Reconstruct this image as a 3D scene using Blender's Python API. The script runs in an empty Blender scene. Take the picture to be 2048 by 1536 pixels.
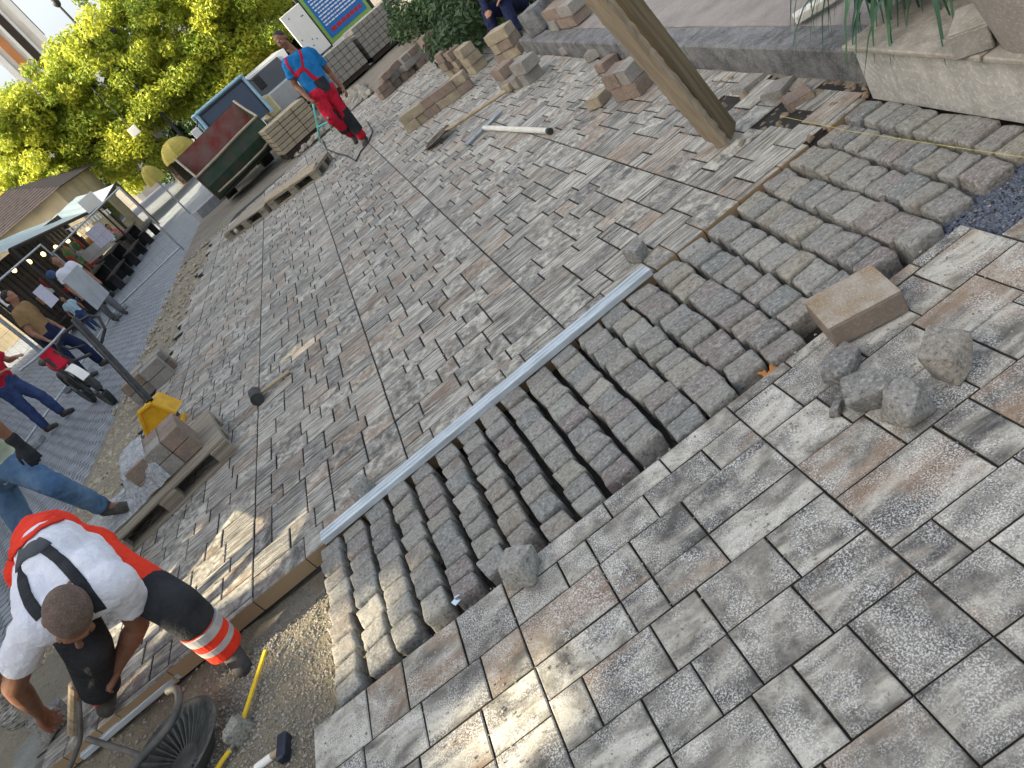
import bpy, bmesh, math, random
from mathutils import Vector, Matrix, noise
R = math.radians
random.seed(11)
SC = bpy.context.scene
COL = SC.collection

# ------------------------------------------------------------------ camera
CAMH = 1.75
FPX, IW, IH = 1500.0, 2048.0, 1536.0
MC = Matrix(((0.78016218, -0.62260829, -0.06087611),
             (-0.25968195, -0.41084595, 0.87393987),
             (-0.56913291, -0.6660064, -0.4822066)))
cam_d = bpy.data.cameras.new('camera'); cam = bpy.data.objects.new('camera', cam_d); COL.objects.link(cam)
cam_d.sensor_width = 36.0; cam_d.lens = FPX / IW * 36.0
cam_d.clip_start = 0.05; cam_d.clip_end = 2000
cx, cy, cz = MC.col[0], -MC.col[1], -MC.col[2]
cam.matrix_world = Matrix(((cx[0], cy[0], cz[0], 0), (cx[1], cy[1], cz[1], 0), (cx[2], cy[2], cz[2], CAMH), (0, 0, 0, 1)))
SC.camera = cam
CP = Vector((0, 0, CAMH))

# ------------------------------------------------------------------ sky, sun, exposure
SUN_DIR = Vector((-0.87, -0.15, 0.47)).normalized()          # towards the sun
w = bpy.data.worlds.new('World'); SC.world = w; w.use_nodes = True
nt = w.node_tree; nt.nodes.clear()
sky = nt.nodes.new('ShaderNodeTexSky'); sky.sky_type = 'NISHITA'; sky.sun_disc = False
sky.sun_elevation = math.asin(SUN_DIR.z); sky.sun_rotation = math.atan2(SUN_DIR.x, SUN_DIR.y)
sky.air_density = 1.0; sky.dust_density = 6.0; sky.ozone_density = 0.4
bg = nt.nodes.new('ShaderNodeBackground'); bg.inputs['Strength'].default_value = 0.15
wo = nt.nodes.new('ShaderNodeOutputWorld')
hs = nt.nodes.new('ShaderNodeHueSaturation'); hs.inputs['Saturation'].default_value = 0.5      # hazy, whitish sky
nt.links.new(sky.outputs[0], hs.inputs['Color']); nt.links.new(hs.outputs[0], bg.inputs[0]); nt.links.new(bg.outputs[0], wo.inputs[0])
sl = bpy.data.lights.new('sun', 'SUN'); sl.energy = 5.0; sl.angle = R(0.6); sl.color = (1.0, 0.85, 0.60)
so = bpy.data.objects.new('sun', sl); COL.objects.link(so)
so.rotation_euler = SUN_DIR.to_track_quat('Z', 'Y').to_euler()
SC.view_settings.view_transform = 'Standard'; SC.view_settings.look = 'None'
SC.view_settings.exposure = 1.52; SC.view_settings.gamma = 1.0

# ------------------------------------------------------------------ where a sight line meets the ground / a depth
def ray(px, py): return MC @ Vector(((px - IW / 2) / FPX, (py - IH / 2) / FPX, 1.0))
def G(px, py, z=0.0):
    d = ray(px, py); return CP + d * ((z - CAMH) / d.z)
def D(px, py, t): return CP + ray(px, py) * t
def PY(px, py, Y):
    d = ray(px, py); return CP + d * (Y / d.y)
def street_z(x): return -0.1 - 0.06 * min(max(-(x + 4.2), 0), 4.5)
def GS(px, py):
    z = -0.1
    for i in range(25): p = G(px, py, z); z = street_z(p.x)
    return G(px, py, z)

# ------------------------------------------------------------------ materials
MATS = {}
def nodes(m):
    m.use_nodes = True; t = m.node_tree; t.nodes.clear()
    o = t.nodes.new('ShaderNodeOutputMaterial'); b = t.nodes.new('ShaderNodeBsdfPrincipled')
    t.links.new(b.outputs[0], o.inputs[0]); return t, b
def N(t, ty, **kw):
    n = t.nodes.new(ty)
    for k, v in kw.items(): setattr(n, k, v)
    return n
def ramp(t, fac, stops):
    r = t.nodes.new('ShaderNodeValToRGB'); e = r.color_ramp.elements
    while len(e) < len(stops): e.new(0.5)
    for el, (p, c) in zip(e, stops):
        el.position = p; el.color = (c[0], c[1], c[2], 1) if not isinstance(c, (int, float)) else (c, c, c, 1)
    t.links.new(fac, r.inputs[0]); return r
def mixc(t, fac, a, b, mode='MIX'):
    m = t.nodes.new('ShaderNodeMix'); m.data_type = 'RGBA'; m.blend_type = mode
    for i, v in ((0, fac), (6, a), (7, b)):
        if hasattr(v, 'node'): t.links.new(v, m.inputs[i])
        elif i == 0: m.inputs[0].default_value = v
        else: m.inputs[i].default_value = (v[0], v[1], v[2], 1)
    return m.outputs[2]
def mth(t, op, a, b=0.0):
    m = t.nodes.new('ShaderNodeMath'); m.operation = op
    for i, v in ((0, a), (1, b)):
        if hasattr(v, 'node'): t.links.new(v, m.inputs[i])
        else: m.inputs[i].default_value = v
    return m.outputs[0]
def noisen(t, vec, scale, detail=4, rough=0.6, dist=0.0):
    n = t.nodes.new('ShaderNodeTexNoise'); n.inputs['Scale'].default_value = scale
    n.inputs['Detail'].default_value = detail; n.inputs['Roughness'].default_value = rough
    n.inputs['Distortion'].default_value = dist
    t.links.new(vec, n.inputs['Vector']); return n.outputs[0]
def bump(t, b, h, strength=0.4, dist=0.01):
    n = t.nodes.new('ShaderNodeBump'); n.inputs['Strength'].default_value = strength; n.inputs['Distance'].default_value = dist
    t.links.new(h, n.inputs['Height']); t.links.new(n.outputs[0], b.inputs['Normal'])
def ocoord(t, scale=(1, 1, 1), rnd=0.0):
    tc = t.nodes.new('ShaderNodeTexCoord'); mp = t.nodes.new('ShaderNodeMapping'); mp.inputs['Scale'].default_value = scale
    t.links.new(tc.outputs['Object'], mp.inputs[0])
    if rnd:
        oi = t.nodes.new('ShaderNodeObjectInfo'); cm = t.nodes.new('ShaderNodeCombineXYZ')
        v = mth(t, 'MULTIPLY', oi.outputs['Random'], rnd)
        for i in range(3): t.links.new(v, cm.inputs[i])
        t.links.new(cm.outputs[0], mp.inputs['Location'])
    return mp.outputs[0]
def mat(name, c, c2=None, scale=8.0, rough=0.75, metal=0.0, bmp=0.25, bscale=40.0, speck=0.0, st=(1, 1, 1), rnd=0.0, detail=5, spec=0.3, bd=0.01):
    """two-tone weathered surface: broad noise between c and c2, fine grain, bump"""
    if name in MATS: return MATS[name]
    m = bpy.data.materials.new(name); t, b = nodes(m); MATS[name] = m
    v = ocoord(t, st, rnd)
    c2 = c2 or tuple(x * 0.72 for x in c)
    f = ramp(t, noisen(t, v, scale, detail, 0.62), [(0.36, 0.0), (0.64, 1.0)]).outputs[0]
    colr = mixc(t, f, c, c2)
    g = noisen(t, v, bscale, 3, 0.7)
    if speck: colr = mixc(t, mth(t, 'MULTIPLY', ramp(t, g, [(0.5, 0.0), (0.72, 1.0)]).outputs[0], speck), colr, tuple(min(1, x * 2.2 + .05) for x in c))
    t.links.new(colr, b.inputs['Base Color'])
    b.inputs['Roughness'].default_value = rough; b.inputs['Metallic'].default_value = metal
    b.inputs['Specular IOR Level'].default_value = spec
    if bmp: bump(t, b, g, bmp, bd)
    return m
def paver_mat(name, grit, streak, tv=0.16, con=1.7, dust=0.4, core=(0.30, 0.215, 0.125), mott=8.0):
    """concrete stones shaded cream / grey / charcoal / rust, each its own mix (colour attribute), grain drawn along the course"""
    m = bpy.data.materials.new(name); t, b = nodes(m); MATS[name] = m
    at = N(t, 'ShaderNodeAttribute', attribute_name='tone'); sp = N(t, 'ShaderNodeSeparateColor'); t.links.new(at.outputs['Color'], sp.inputs[0])
    tc = N(t, 'ShaderNodeTexCoord'); off = N(t, 'ShaderNodeVectorMath', operation='SCALE'); off.inputs['Scale'].default_value = 37.0
    t.links.new(at.outputs['Color'], off.inputs[0])
    ad = N(t, 'ShaderNodeVectorMath', operation='ADD'); t.links.new(tc.outputs['Object'], ad.inputs[0]); t.links.new(off.outputs[0], ad.inputs[1])
    mp = N(t, 'ShaderNodeMapping'); mp.inputs['Scale'].default_value = streak; t.links.new(ad.outputs[0], mp.inputs[0])
    s1 = noisen(t, mp.outputs[0], 1.0, 4, 0.6, 0.6); s2 = noisen(t, ad.outputs[0], mott, 7, 0.68, 0.4)
    pick = ramp(t, sp.outputs[2], [(0.45, 0.12), (0.62, 0.92)]).outputs[0]
    mf = N(t, 'ShaderNodeMix'); t.links.new(pick, mf.inputs[0]); t.links.new(s1, mf.inputs[2]); t.links.new(s2, mf.inputs[3]); s = mf.outputs[0]      # some stones streaked, others mottled
    base = mth(t, 'ADD', mth(t, 'ADD', mth(t, 'MULTIPLY', s, con), 0.60 - 0.5 * con), mth(t, 'MULTIPLY', mth(t, 'SUBTRACT', sp.outputs[0], 0.5), tv))
    colr = ramp(t, base, [(0.37, (0.066, 0.066, 0.064)), (0.51, (0.152, 0.147, 0.131)), (0.65, (0.268, 0.257, 0.218)), (0.82, (0.48, 0.465, 0.405))]).outputs[0]
    mp2 = N(t, 'ShaderNodeMapping'); mp2.inputs['Scale'].default_value = tuple(x * 0.55 for x in streak); t.links.new(ad.outputs[0], mp2.inputs[0])
    wf = ramp(t, mth(t, 'ADD', noisen(t, mp2.outputs[0], 1.3, 3, 0.5), mth(t, 'MULTIPLY', mth(t, 'SUBTRACT', sp.outputs[1], 0.6), 0.42)), [(0.56, 0.0), (0.72, 0.75)]).outputs[0]
    colr = mixc(t, mth(t, 'MULTIPLY', wf, 0.8), colr, (0.27, 0.17, 0.10))
    g = noisen(t, tc.outputs['Object'], 190.0, 4, 0.75)
    gm = noisen(t, ad.outputs[0], 9.0, 3, 0.6)
    gf = mth(t, 'MULTIPLY', mth(t, 'MULTIPLY', ramp(t, g, [(0.47, 0.0), (0.60, 1.0)]).outputs[0], ramp(t, gm, [(0.36, 0.0), (0.60, 1.0)]).outputs[0]), grit)
    colr = mixc(t, gf, colr, (0.66, 0.66, 0.63))
    g2 = noisen(t, ad.outputs[0], 120.0, 3, 0.7)
    colr = mixc(t, mth(t, 'MULTIPLY', ramp(t, g2, [(0.56, 0.0), (0.72, 1.0)]).outputs[0], grit * .7), colr, (0.055, 0.058, 0.062))
    du = ramp(t, noisen(t, tc.outputs['Object'], 1.3, 5, 0.65), [(0.42, 0.0), (0.72, dust)]).outputs[0]
    colr = mixc(t, du, colr, (0.33, 0.30, 0.245))              # swept dust lying over several stones
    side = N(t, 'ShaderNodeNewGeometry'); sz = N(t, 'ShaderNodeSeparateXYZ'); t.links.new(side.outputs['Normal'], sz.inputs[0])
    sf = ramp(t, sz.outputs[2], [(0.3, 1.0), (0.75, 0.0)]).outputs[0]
    colr = mixc(t, sf, colr, core)          # side colour: tan core on the edge course, darkened elsewhere for dark joints
    t.links.new(colr, b.inputs['Base Color']); b.inputs['Roughness'].default_value = 0.82; b.inputs['Specular IOR Level'].default_value = 0.25
    bump(t, b, mth(t, 'ADD', g, mth(t, 'MULTIPLY', gm, 0.8)), 0.45, 0.004)
    return m
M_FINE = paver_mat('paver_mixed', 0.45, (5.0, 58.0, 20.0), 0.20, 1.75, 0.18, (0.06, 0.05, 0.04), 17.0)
M_EDGE = paver_mat('paver_edge_course', 0.45, (5.0, 58.0, 20.0), 0.20, 1.75, 0.18, (0.30, 0.215, 0.125), 17.0)
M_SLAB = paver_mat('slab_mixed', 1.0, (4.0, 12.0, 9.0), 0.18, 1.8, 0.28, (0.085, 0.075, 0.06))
def sett_mat(name):
    m = bpy.data.materials.new(name); t, b = nodes(m); MATS[name] = m
    oi = N(t, 'ShaderNodeObjectInfo'); v = ocoord(t, (1, 1, 1), 53.0)
    tone = ramp(t, oi.outputs['Random'], [(0.0, (0.15, 0.15, 0.143)), (0.25, (0.26, 0.255, 0.225)), (0.45, (0.18, 0.152, 0.146)), (0.62, (0.28, 0.262, 0.205)), (0.8, (0.17, 0.182, 0.176)), (1.0, (0.33, 0.318, 0.275))]).outputs[0]
    n1 = noisen(t, v, 26.0, 5, 0.7); n2 = noisen(t, v, 170.0, 3, 0.7); n3 = noisen(t, v, 7.0, 3, 0.6)
    n4 = noisen(t, v, 75.0, 4, 0.75)
    colr = mixc(t, ramp(t, n1, [(0.42, 0.0), (0.7, 0.6)]).outputs[0], tone, (0.30, 0.295, 0.27))
    colr = mixc(t, ramp(t, n4, [(0.52, 0.0), (0.66, 0.75)]).outputs[0], colr, (0.42, 0.415, 0.39))
    colr = mixc(t, ramp(t, n4, [(0.34, 0.8), (0.46, 0.0)]).outputs[0], colr, (0.055, 0.055, 0.055))
    colr = mixc(t, ramp(t, n3, [(0.55, 0.0), (0.75, 0.6)]).outputs[0], colr, (0.15, 0.115, 0.085))
    colr = mixc(t, ramp(t, n2, [(0.58, 0.0), (0.75, 0.6)]).outputs[0], colr, (0.05, 0.05, 0.055))
    t.links.new(colr, b.inputs['Base Color']); b.inputs['Roughness'].default_value = 0.8; b.inputs['Specular IOR Level'].default_value = 0.3
    bump(t, b, mth(t, 'ADD', mth(t, 'ADD', n1, mth(t, 'MULTIPLY', n4, 0.5)), mth(t, 'MULTIPLY', n2, 0.5)), 0.9, 0.006)
    return m
M_SETT = sett_mat('granite_sett')
def ground_mat(name, c1, c2, c3, sc=3.0, grain=220.0, bs=0.8, bd=0.01):
    m = bpy.data.materials.new(name); t, b = nodes(m); MATS[name] = m
    v = ocoord(t)
    a = noisen(t, v, sc, 6, 0.7); g = noisen(t, v, grain, 4, 0.8); h = noisen(t, v, grain * .25, 4, 0.7)
    colr = mixc(t, ramp(t, a, [(0.35, 0.0), (0.65, 1.0)]).outputs[0], c1, c2)
    colr = mixc(t, ramp(t, g, [(0.48, 0.0), (0.66, 0.85)]).outputs[0], colr, c3)
    colr = mixc(t, ramp(t, h, [(0.30, 0.6), (0.48, 0.0)]).outputs[0], colr, tuple(x * .45 for x in c1))
    t.links.new(colr, b.inputs['Base Color']); b.inputs['Roughness'].default_value = 0.95; b.inputs['Specular IOR Level'].default_value = 0.1
    bump(t, b, mth(t, 'ADD', g, mth(t, 'MULTIPLY', h, 1.5)), bs, bd)
    return m
M_SAND = ground_mat('bedding_grit', (0.19, 0.165, 0.12), (0.27, 0.235, 0.165), (0.42, 0.38, 0.29))
M_GROUND = ground_mat('dirt', (0.16, 0.145, 0.12), (0.24, 0.22, 0.18), (0.32, 0.30, 0.25), 1.2, 90)
M_GREYBED = ground_mat('grey_grit', (0.11, 0.115, 0.12), (0.17, 0.175, 0.18), (0.36, 0.37, 0.38), 3.0, 260.0)
M_GAP = mat('joint_dirt_and_shade', (0.018, 0.016, 0.015), (0.032, 0.028, 0.024), 30)
def street_mat(name):
    m = bpy.data.materials.new(name); t, b = nodes(m); MATS[name] = m
    v = ocoord(t); bk = N(t, 'ShaderNodeTexBrick'); bk.offset = 0.5
    wv = N(t, 'ShaderNodeVectorMath', operation='ADD'); nz = N(t, 'ShaderNodeTexNoise'); nz.inputs['Scale'].default_value = 2.0
    sc = N(t, 'ShaderNodeVectorMath', operation='SCALE'); sc.inputs['Scale'].default_value = 0.12
    t.links.new(v, nz.inputs['Vector']); t.links.new(nz.outputs['Color'], sc.inputs[0]); t.links.new(v, wv.inputs[0]); t.links.new(sc.outputs[0], wv.inputs[1])
    t.links.new(wv.outputs[0], bk.inputs['Vector'])
    bk.inputs['Color1'].default_value = (0.20, 0.23, 0.26, 1); bk.inputs['Color2'].default_value = (0.30, 0.33, 0.36, 1); bk.inputs['Mortar'].default_value = (0.05, 0.055, 0.06, 1)
    bk.inputs['Scale'].default_value = 1.0; bk.inputs['Mortar Size'].default_value = 0.014; bk.inputs['Mortar Smooth'].default_value = 0.6
    bk.inputs['Brick Width'].default_value = 0.17; bk.inputs['Row Height'].default_value = 0.13
    g = noisen(t, v, 9.0, 5, 0.7)
    colr = mixc(t, ramp(t, g, [(0.4, 0.0), (0.7, 0.6)]).outputs[0], bk.outputs['Color'], (0.17, 0.185, 0.20))
    t.links.new(colr, b.inputs['Base Color']); b.inputs['Roughness'].default_value = 0.6; b.inputs['Specular IOR Level'].default_value = 0.4
    bump(t, b, mth(t, 'SUBTRACT', mth(t, 'MULTIPLY', g, 0.5), bk.outputs['Fac']), 0.9, 0.03)
    return m
M_STREET = street_mat('old_setts')
def leaf_mat(name, c1, c2, tr=0.35):
    m = bpy.data.materials.new(name); t, b = nodes(m); MATS[name] = m
    at = N(t, 'ShaderNodeAttribute', attribute_name='tone'); sp = N(t, 'ShaderNodeSeparateColor'); t.links.new(at.outputs['Color'], sp.inputs[0])
    colr = mixc(t, sp.outputs[0], c1, c2); t.links.new(colr, b.inputs['Base Color']); b.inputs['Roughness'].default_value = 0.6
    tl = N(t, 'ShaderNodeBsdfTranslucent'); t.links.new(colr, tl.inputs[0])
    mx = N(t, 'ShaderNodeMixShader'); mx.inputs[0].default_value = tr
    out = [n for n in t.nodes if n.type == 'OUTPUT_MATERIAL'][0]
    t.links.new(b.outputs[0], mx.inputs[1]); t.links.new(tl.outputs[0], mx.inputs[2]); t.links.new(mx.outputs[0], out.inputs[0])
    return m
M_LEAFY = leaf_mat('leaf_yellow_green', (0.10, 0.20, 0.02), (0.62, 0.62, 0.065), 0.4)
M_LEAFD = leaf_mat('leaf_dark_green', (0.02, 0.05, 0.018), (0.06, 0.11, 0.03), 0.25)
M_BLADE = leaf_mat('blade_green', (0.015, 0.07, 0.04), (0.05, 0.14, 0.06), 0.2)
M_BARK = mat('bark', (0.10, 0.075, 0.055), (0.05, 0.04, 0.03), 12, bmp=0.8, bscale=30)
def wood(name, c, c2, along='X', bmp=0.5):
    s = {'X': (1.2, 22, 22), 'Y': (22, 1.2, 22), 'Z': (22, 22, 1.2)}[along]
    return mat(name, c, c2, 1.6, 0.8, 0, bmp, 6.0, 0, s, 17.0)
M_PALLET = wood('pallet_wood', (0.33, 0.29, 0.22), (0.19, 0.165, 0.13))
M_PLANKL = wood('pale_rough_wood', (0.46, 0.38, 0.27), (0.28, 0.22, 0.15), 'Z', 1.0)
M_PLANKD = wood('weathered_olive_wood', (0.20, 0.155, 0.085), (0.11, 0.085, 0.05), 'Z', 0.8)
M_HANDLE = wood('handle_wood', (0.42, 0.34, 0.23), (0.30, 0.23, 0.15), 'X', 0.2)
M_DARKWOOD = wood('dark_wood', (0.05, 0.036, 0.026), (0.025, 0.02, 0.016), 'Z')
M_ALU = mat('aluminium', (0.58, 0.65, 0.69), (0.40, 0.45, 0.48), 5, 0.4, 0.35, 0.15, 60, st=(1, 8, 8))
M_STEELD = mat('blackened_steel', (0.022, 0.024, 0.027), (0.045, 0.045, 0.045), 18, 0.45, 0.4, 0.2)
M_GALV = mat('galvanised_steel', (0.45, 0.48, 0.50), (0.30, 0.33, 0.35), 14, 0.42, 0.7, 0.1)
M_KERB = mat('kerb_stone', (0.185, 0.185, 0.18), (0.085, 0.085, 0.085), 9, 0.85, 0, 0.6, 70, 0.35)
M_FLAG = mat('flagstone', (0.27, 0.245, 0.22), (0.19, 0.17, 0.155), 4, 0.85, 0, 0.4, 60, 0.15)
M_PLANTER = mat('pitted_render', (0.46, 0.45, 0.41), (0.34, 0.33, 0.30), 10, 0.9, 0, 0.9, 45, 0.3)
M_CAP = mat('cap_stone', (0.34, 0.31, 0.26), (0.24, 0.22, 0.18), 12, 0.85, 0, 0.5, 60, 0.25)
M_POT = mat('concrete_pot', (0.29, 0.265, 0.235), (0.23, 0.21, 0.19), 6, 0.9, 0, 0.5, 90, 0.3)
M_CONC = mat('concrete', (0.33, 0.34, 0.35), (0.24, 0.25, 0.26), 7, 0.9, 0, 0.4, 50, 0.2)
M_BRKB = mat('paver_core_brown', (0.25, 0.19, 0.145), (0.17, 0.135, 0.11), 9, 0.9, 0, 0.5, 80, 0.3, rnd=31)
M_BRKG = mat('paver_core_grey', (0.27, 0.255, 0.225), (0.20, 0.185, 0.16), 9, 0.9, 0, 0.5, 80, 0.3, rnd=31)
M_BRKY = mat('paver_core_buff', (0.34, 0.29, 0.20), (0.25, 0.21, 0.15), 9, 0.9, 0, 0.5, 80, 0.3, rnd=31)
M_YEL = mat('yellow_paint', (0.72, 0.42, 0.02), (0.58, 0.30, 0.02), 12, 0.45, 0, 0.15)
M_RULE = mat('rule_yellow', (0.75, 0.55, 0.03), (0.62, 0.42, 0.03), 20, 0.55, 0, 0.1)
M_RUBBER = mat('black_rubber', (0.022, 0.023, 0.023), (0.045, 0.05, 0.048), 14, 0.6, 0, 0.3)
M_TUB = mat('dusty_black_plastic', (0.03, 0.034, 0.032), (0.085, 0.09, 0.085), 9, 0.7, 0, 0.3)
M_TUBE = mat('scuffed_grey_tube', (0.14, 0.135, 0.12), (0.075, 0.075, 0.07), 10, 0.6, 0.2, 0.3)
def cloth(name, c, c2=None, sc=7.0): return mat(name, c, c2 or tuple(x * .78 for x in c), sc, 0.9, 0, 0.55, 26.0, 0, (1, 1, 1), 0, 4, 0.15, 0.02)
M_WHITE = cloth('white_cotton', (0.74, 0.76, 0.82), (0.66, 0.68, 0.75))
M_ORANGE = cloth('signal_orange', (0.80, 0.055, 0.025), (0.68, 0.04, 0.02))
M_BLACKC = cloth('black_canvas', (0.022, 0.025, 0.03), (0.04, 0.042, 0.045))
M_REFL = mat('reflective_tape', (0.52, 0.53, 0.54), (0.42, 0.43, 0.44), 20, 0.35, 0.2, 0.1)
M_REDC = cloth('red_workwear', (0.55, 0.02, 0.045), (0.42, 0.015, 0.035))
M_BLUET = cloth('blue_cotton', (0.02, 0.20, 0.48), (0.015, 0.14, 0.36))
M_JEANS = cloth('denim', (0.055, 0.115, 0.215), (0.11, 0.19, 0.29), 5)
M_JEANSD = cloth('dark_denim', (0.03, 0.05, 0.13), (0.05, 0.08, 0.18))
M_NAVY = cloth('navy_cloth', (0.012, 0.017, 0.05), (0.02, 0.025, 0.06))
M_GREY = cloth('grey_cloth', (0.16, 0.16, 0.17))
M_LIME = cloth('pale_green_cotton', (0.50, 0.56, 0.42), (0.40, 0.47, 0.36))
M_BROWNC = cloth('tan_cloth', (0.30, 0.19, 0.09))
M_LBLUE = cloth('light_blue_cotton', (0.45, 0.62, 0.70))
M_PINK = cloth('pink_cotton', (0.55, 0.20, 0.22))
M_SKIN = mat('skin', (0.36, 0.185, 0.11), (0.29, 0.14, 0.085), 14, 0.55, 0, 0.15, 120)
M_SKIND = mat('tanned_skin', (0.24, 0.115, 0.068), (0.18, 0.085, 0.05), 14, 0.5, 0, 0.2, 120)
M_HAIR = mat('dark_hair', (0.02, 0.015, 0.012), (0.035, 0.027, 0.02), 60, 0.6, 0, 0.8, 150)
M_STUB = mat('cropped_grey_hair', (0.20, 0.145, 0.115), (0.12, 0.085, 0.066), 24, 0.8, 0, 1.0, 260, 0.8)
M_BOOT = mat('dusty_black_leather', (0.03, 0.03, 0.03), (0.075, 0.07, 0.06), 16, 0.7, 0, 0.3)
M_EYE = mat('eye_white', (0.75, 0.73, 0.70), rough=0.3, bmp=0)
M_PUPIL = mat('eye_dark', (0.012, 0.010, 0.008), rough=0.2, bmp=0)
M_TEAL = mat('teal_paint', (0.10, 0.42, 0.36), (0.16, 0.50, 0.46), 12, 0.5)
M_SKIPG = mat('green_paint_dirty', (0.012, 0.05, 0.028), (0.06, 0.055, 0.04), 3.5, 0.65, 0, 0.3)
M_SKIPR = mat('red_paint_worn', (0.16, 0.028, 0.022), (0.15, 0.095, 0.08), 3, 0.75, 0, 0.4)
M_RIM = mat('worn_steel_edge', (0.36, 0.31, 0.22), (0.26, 0.23, 0.17), 10, 0.6, 0.2)
M_CABB = mat('pale_blue_paint', (0.30, 0.48, 0.58), (0.24, 0.40, 0.50), 8, 0.4)
M_CREAM = mat('cream_paint', (0.70, 0.62, 0.36), (0.58, 0.50, 0.28), 8, 0.45)
def glass_mat(name, c, rough=0.08):
    m = bpy.data.materials.new(name); t, b = nodes(m); MATS[name] = m
    v = ocoord(t); f = noisen(t, v, 3.0, 3)
    t.links.new(mixc(t, f, c, tuple(x * .5 for x in c)), b.inputs['Base Color'])
    b.inputs['Roughness'].default_value = rough; b.inputs['Specular IOR Level'].default_value = 0.9; return m
M_GLASS = glass_mat('window_glass', (0.015, 0.045, 0.10), 0.55)
M_GLASSD = glass_mat('dark_glass', (0.02, 0.024, 0.028))
M_BOARDB = mat('board_blue', (0.012, 0.16, 0.48), (0.012, 0.13, 0.42), 3, 0.4, 0, 0)
M_BOARDG = mat('board_green', (0.24, 0.42, 0.10), (0.20, 0.36, 0.09), 3, 0.4, 0, 0)
M_SIGNR = mat('sign_red', (0.42, 0.02, 0.02), (0.36, 0.02, 0.02), 6, 0.5, 0, 0)
M_SIGNW = mat('sign_white', (0.78, 0.77, 0.72), (0.72, 0.71, 0.66), 4, 0.55, 0, 0.05)
M_PAPER = mat('printed_paper', (0.58, 0.57, 0.66), (0.46, 0.45, 0.56), 24, 0.8, 0, 0)
M_CANOPY = mat('pale_canvas', (0.70, 0.80, 0.81), (0.58, 0.69, 0.70), 3, 0.8, 0, 0.2)
M_PARA = mat('yellow_canvas', (0.68, 0.58, 0.16), (0.56, 0.50, 0.14), 4, 0.85, 0, 0.2)
M_WALLY = mat('ochre_render', (0.46, 0.38, 0.24), (0.33, 0.28, 0.19), 1.2, 0.95, 0, 0.3)
M_WALLO = mat('orange_render', (0.50, 0.22, 0.08), (0.44, 0.19, 0.07), 1.2, 0.95, 0, 0.2)
M_WALLW = mat('white_render', (0.62, 0.58, 0.52), (0.54, 0.50, 0.44), 1.0, 0.95, 0, 0.2)
M_ROOFT = mat('dark_roof_tile', (0.075, 0.062, 0.066), (0.045, 0.04, 0.044), 6, 0.85, 0, 0.5)
M_FILM = None
def film_mat():
    m = bpy.data.materials.new('plastic_film'); t, b = nodes(m); MATS['plastic_film'] = m
    v = ocoord(t, (1, 1, 1)); n = noisen(t, v, 22.0, 4, 0.6, 1.5)
    b.inputs['Base Color'].default_value = (0.62, 0.68, 0.72, 1); b.inputs['Roughness'].default_value = 0.18
    tr = N(t, 'ShaderNodeBsdfTransparent'); mx = N(t, 'ShaderNodeMixShader')
    t.links.new(ramp(t, n, [(0.35, 0.35), (0.7, 0.8)]).outputs[0], mx.inputs[0])
    out = [q for q in t.nodes if q.type == 'OUTPUT_MATERIAL'][0]
    t.links.new(tr.outputs[0], mx.inputs[1]); t.links.new(b.outputs[0], mx.inputs[2]); t.links.new(mx.outputs[0], out.inputs[0])
    bump(t, b, n, 1.0, 0.03); return m
M_FILM = film_mat()

# ------------------------------------------------------------------ mesh builders
def mesh_obj(name, bm, m, parent=None, loc=None, smooth=False, keep=False):
    me = bpy.data.meshes.new(name); bm.to_mesh(me)
    if not keep: bm.free()
    if m is not None: me.materials.append(m)
    if smooth:
        for p in me.polygons: p.use_smooth = True
    o = bpy.data.objects.new(name, me); COL.objects.link(o)
    if parent: o.parent = parent
    if loc is not None: o.location = loc
    return o
def tag(o, label=None, cat=None, group=None, kind=None):
    if label: o['label'] = label
    if cat: o['category'] = cat
    if group: o['group'] = group
    if kind: o['kind'] = kind
    return o
def thing(name, label, cat, loc=(0, 0, 0), rz=0.0, group=None):
    o = bpy.data.objects.new(name, None); COL.objects.link(o); o.empty_display_size = 0.2
    o.location = loc; o.rotation_euler = (0, 0, rz); return tag(o, label, cat, group)
def dup(root, loc, rz=None, label=None, group=None):
    r = root.copy(); COL.objects.link(r); r.location = loc
    if rz is not None: r.rotation_euler = (0, 0, rz)
    if label: r['label'] = label
    if group: r['group'] = group
    for ch in list(root.children):
        c = ch.copy(); COL.objects.link(c); c.parent = r
        for gch in list(ch.children):
            d = gch.copy(); COL.objects.link(d); d.parent = c
    return r
TMP = bpy.data.scenes.new('workbench')          # empty side scene used only to fuse volumes quickly; removed at the end
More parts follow.
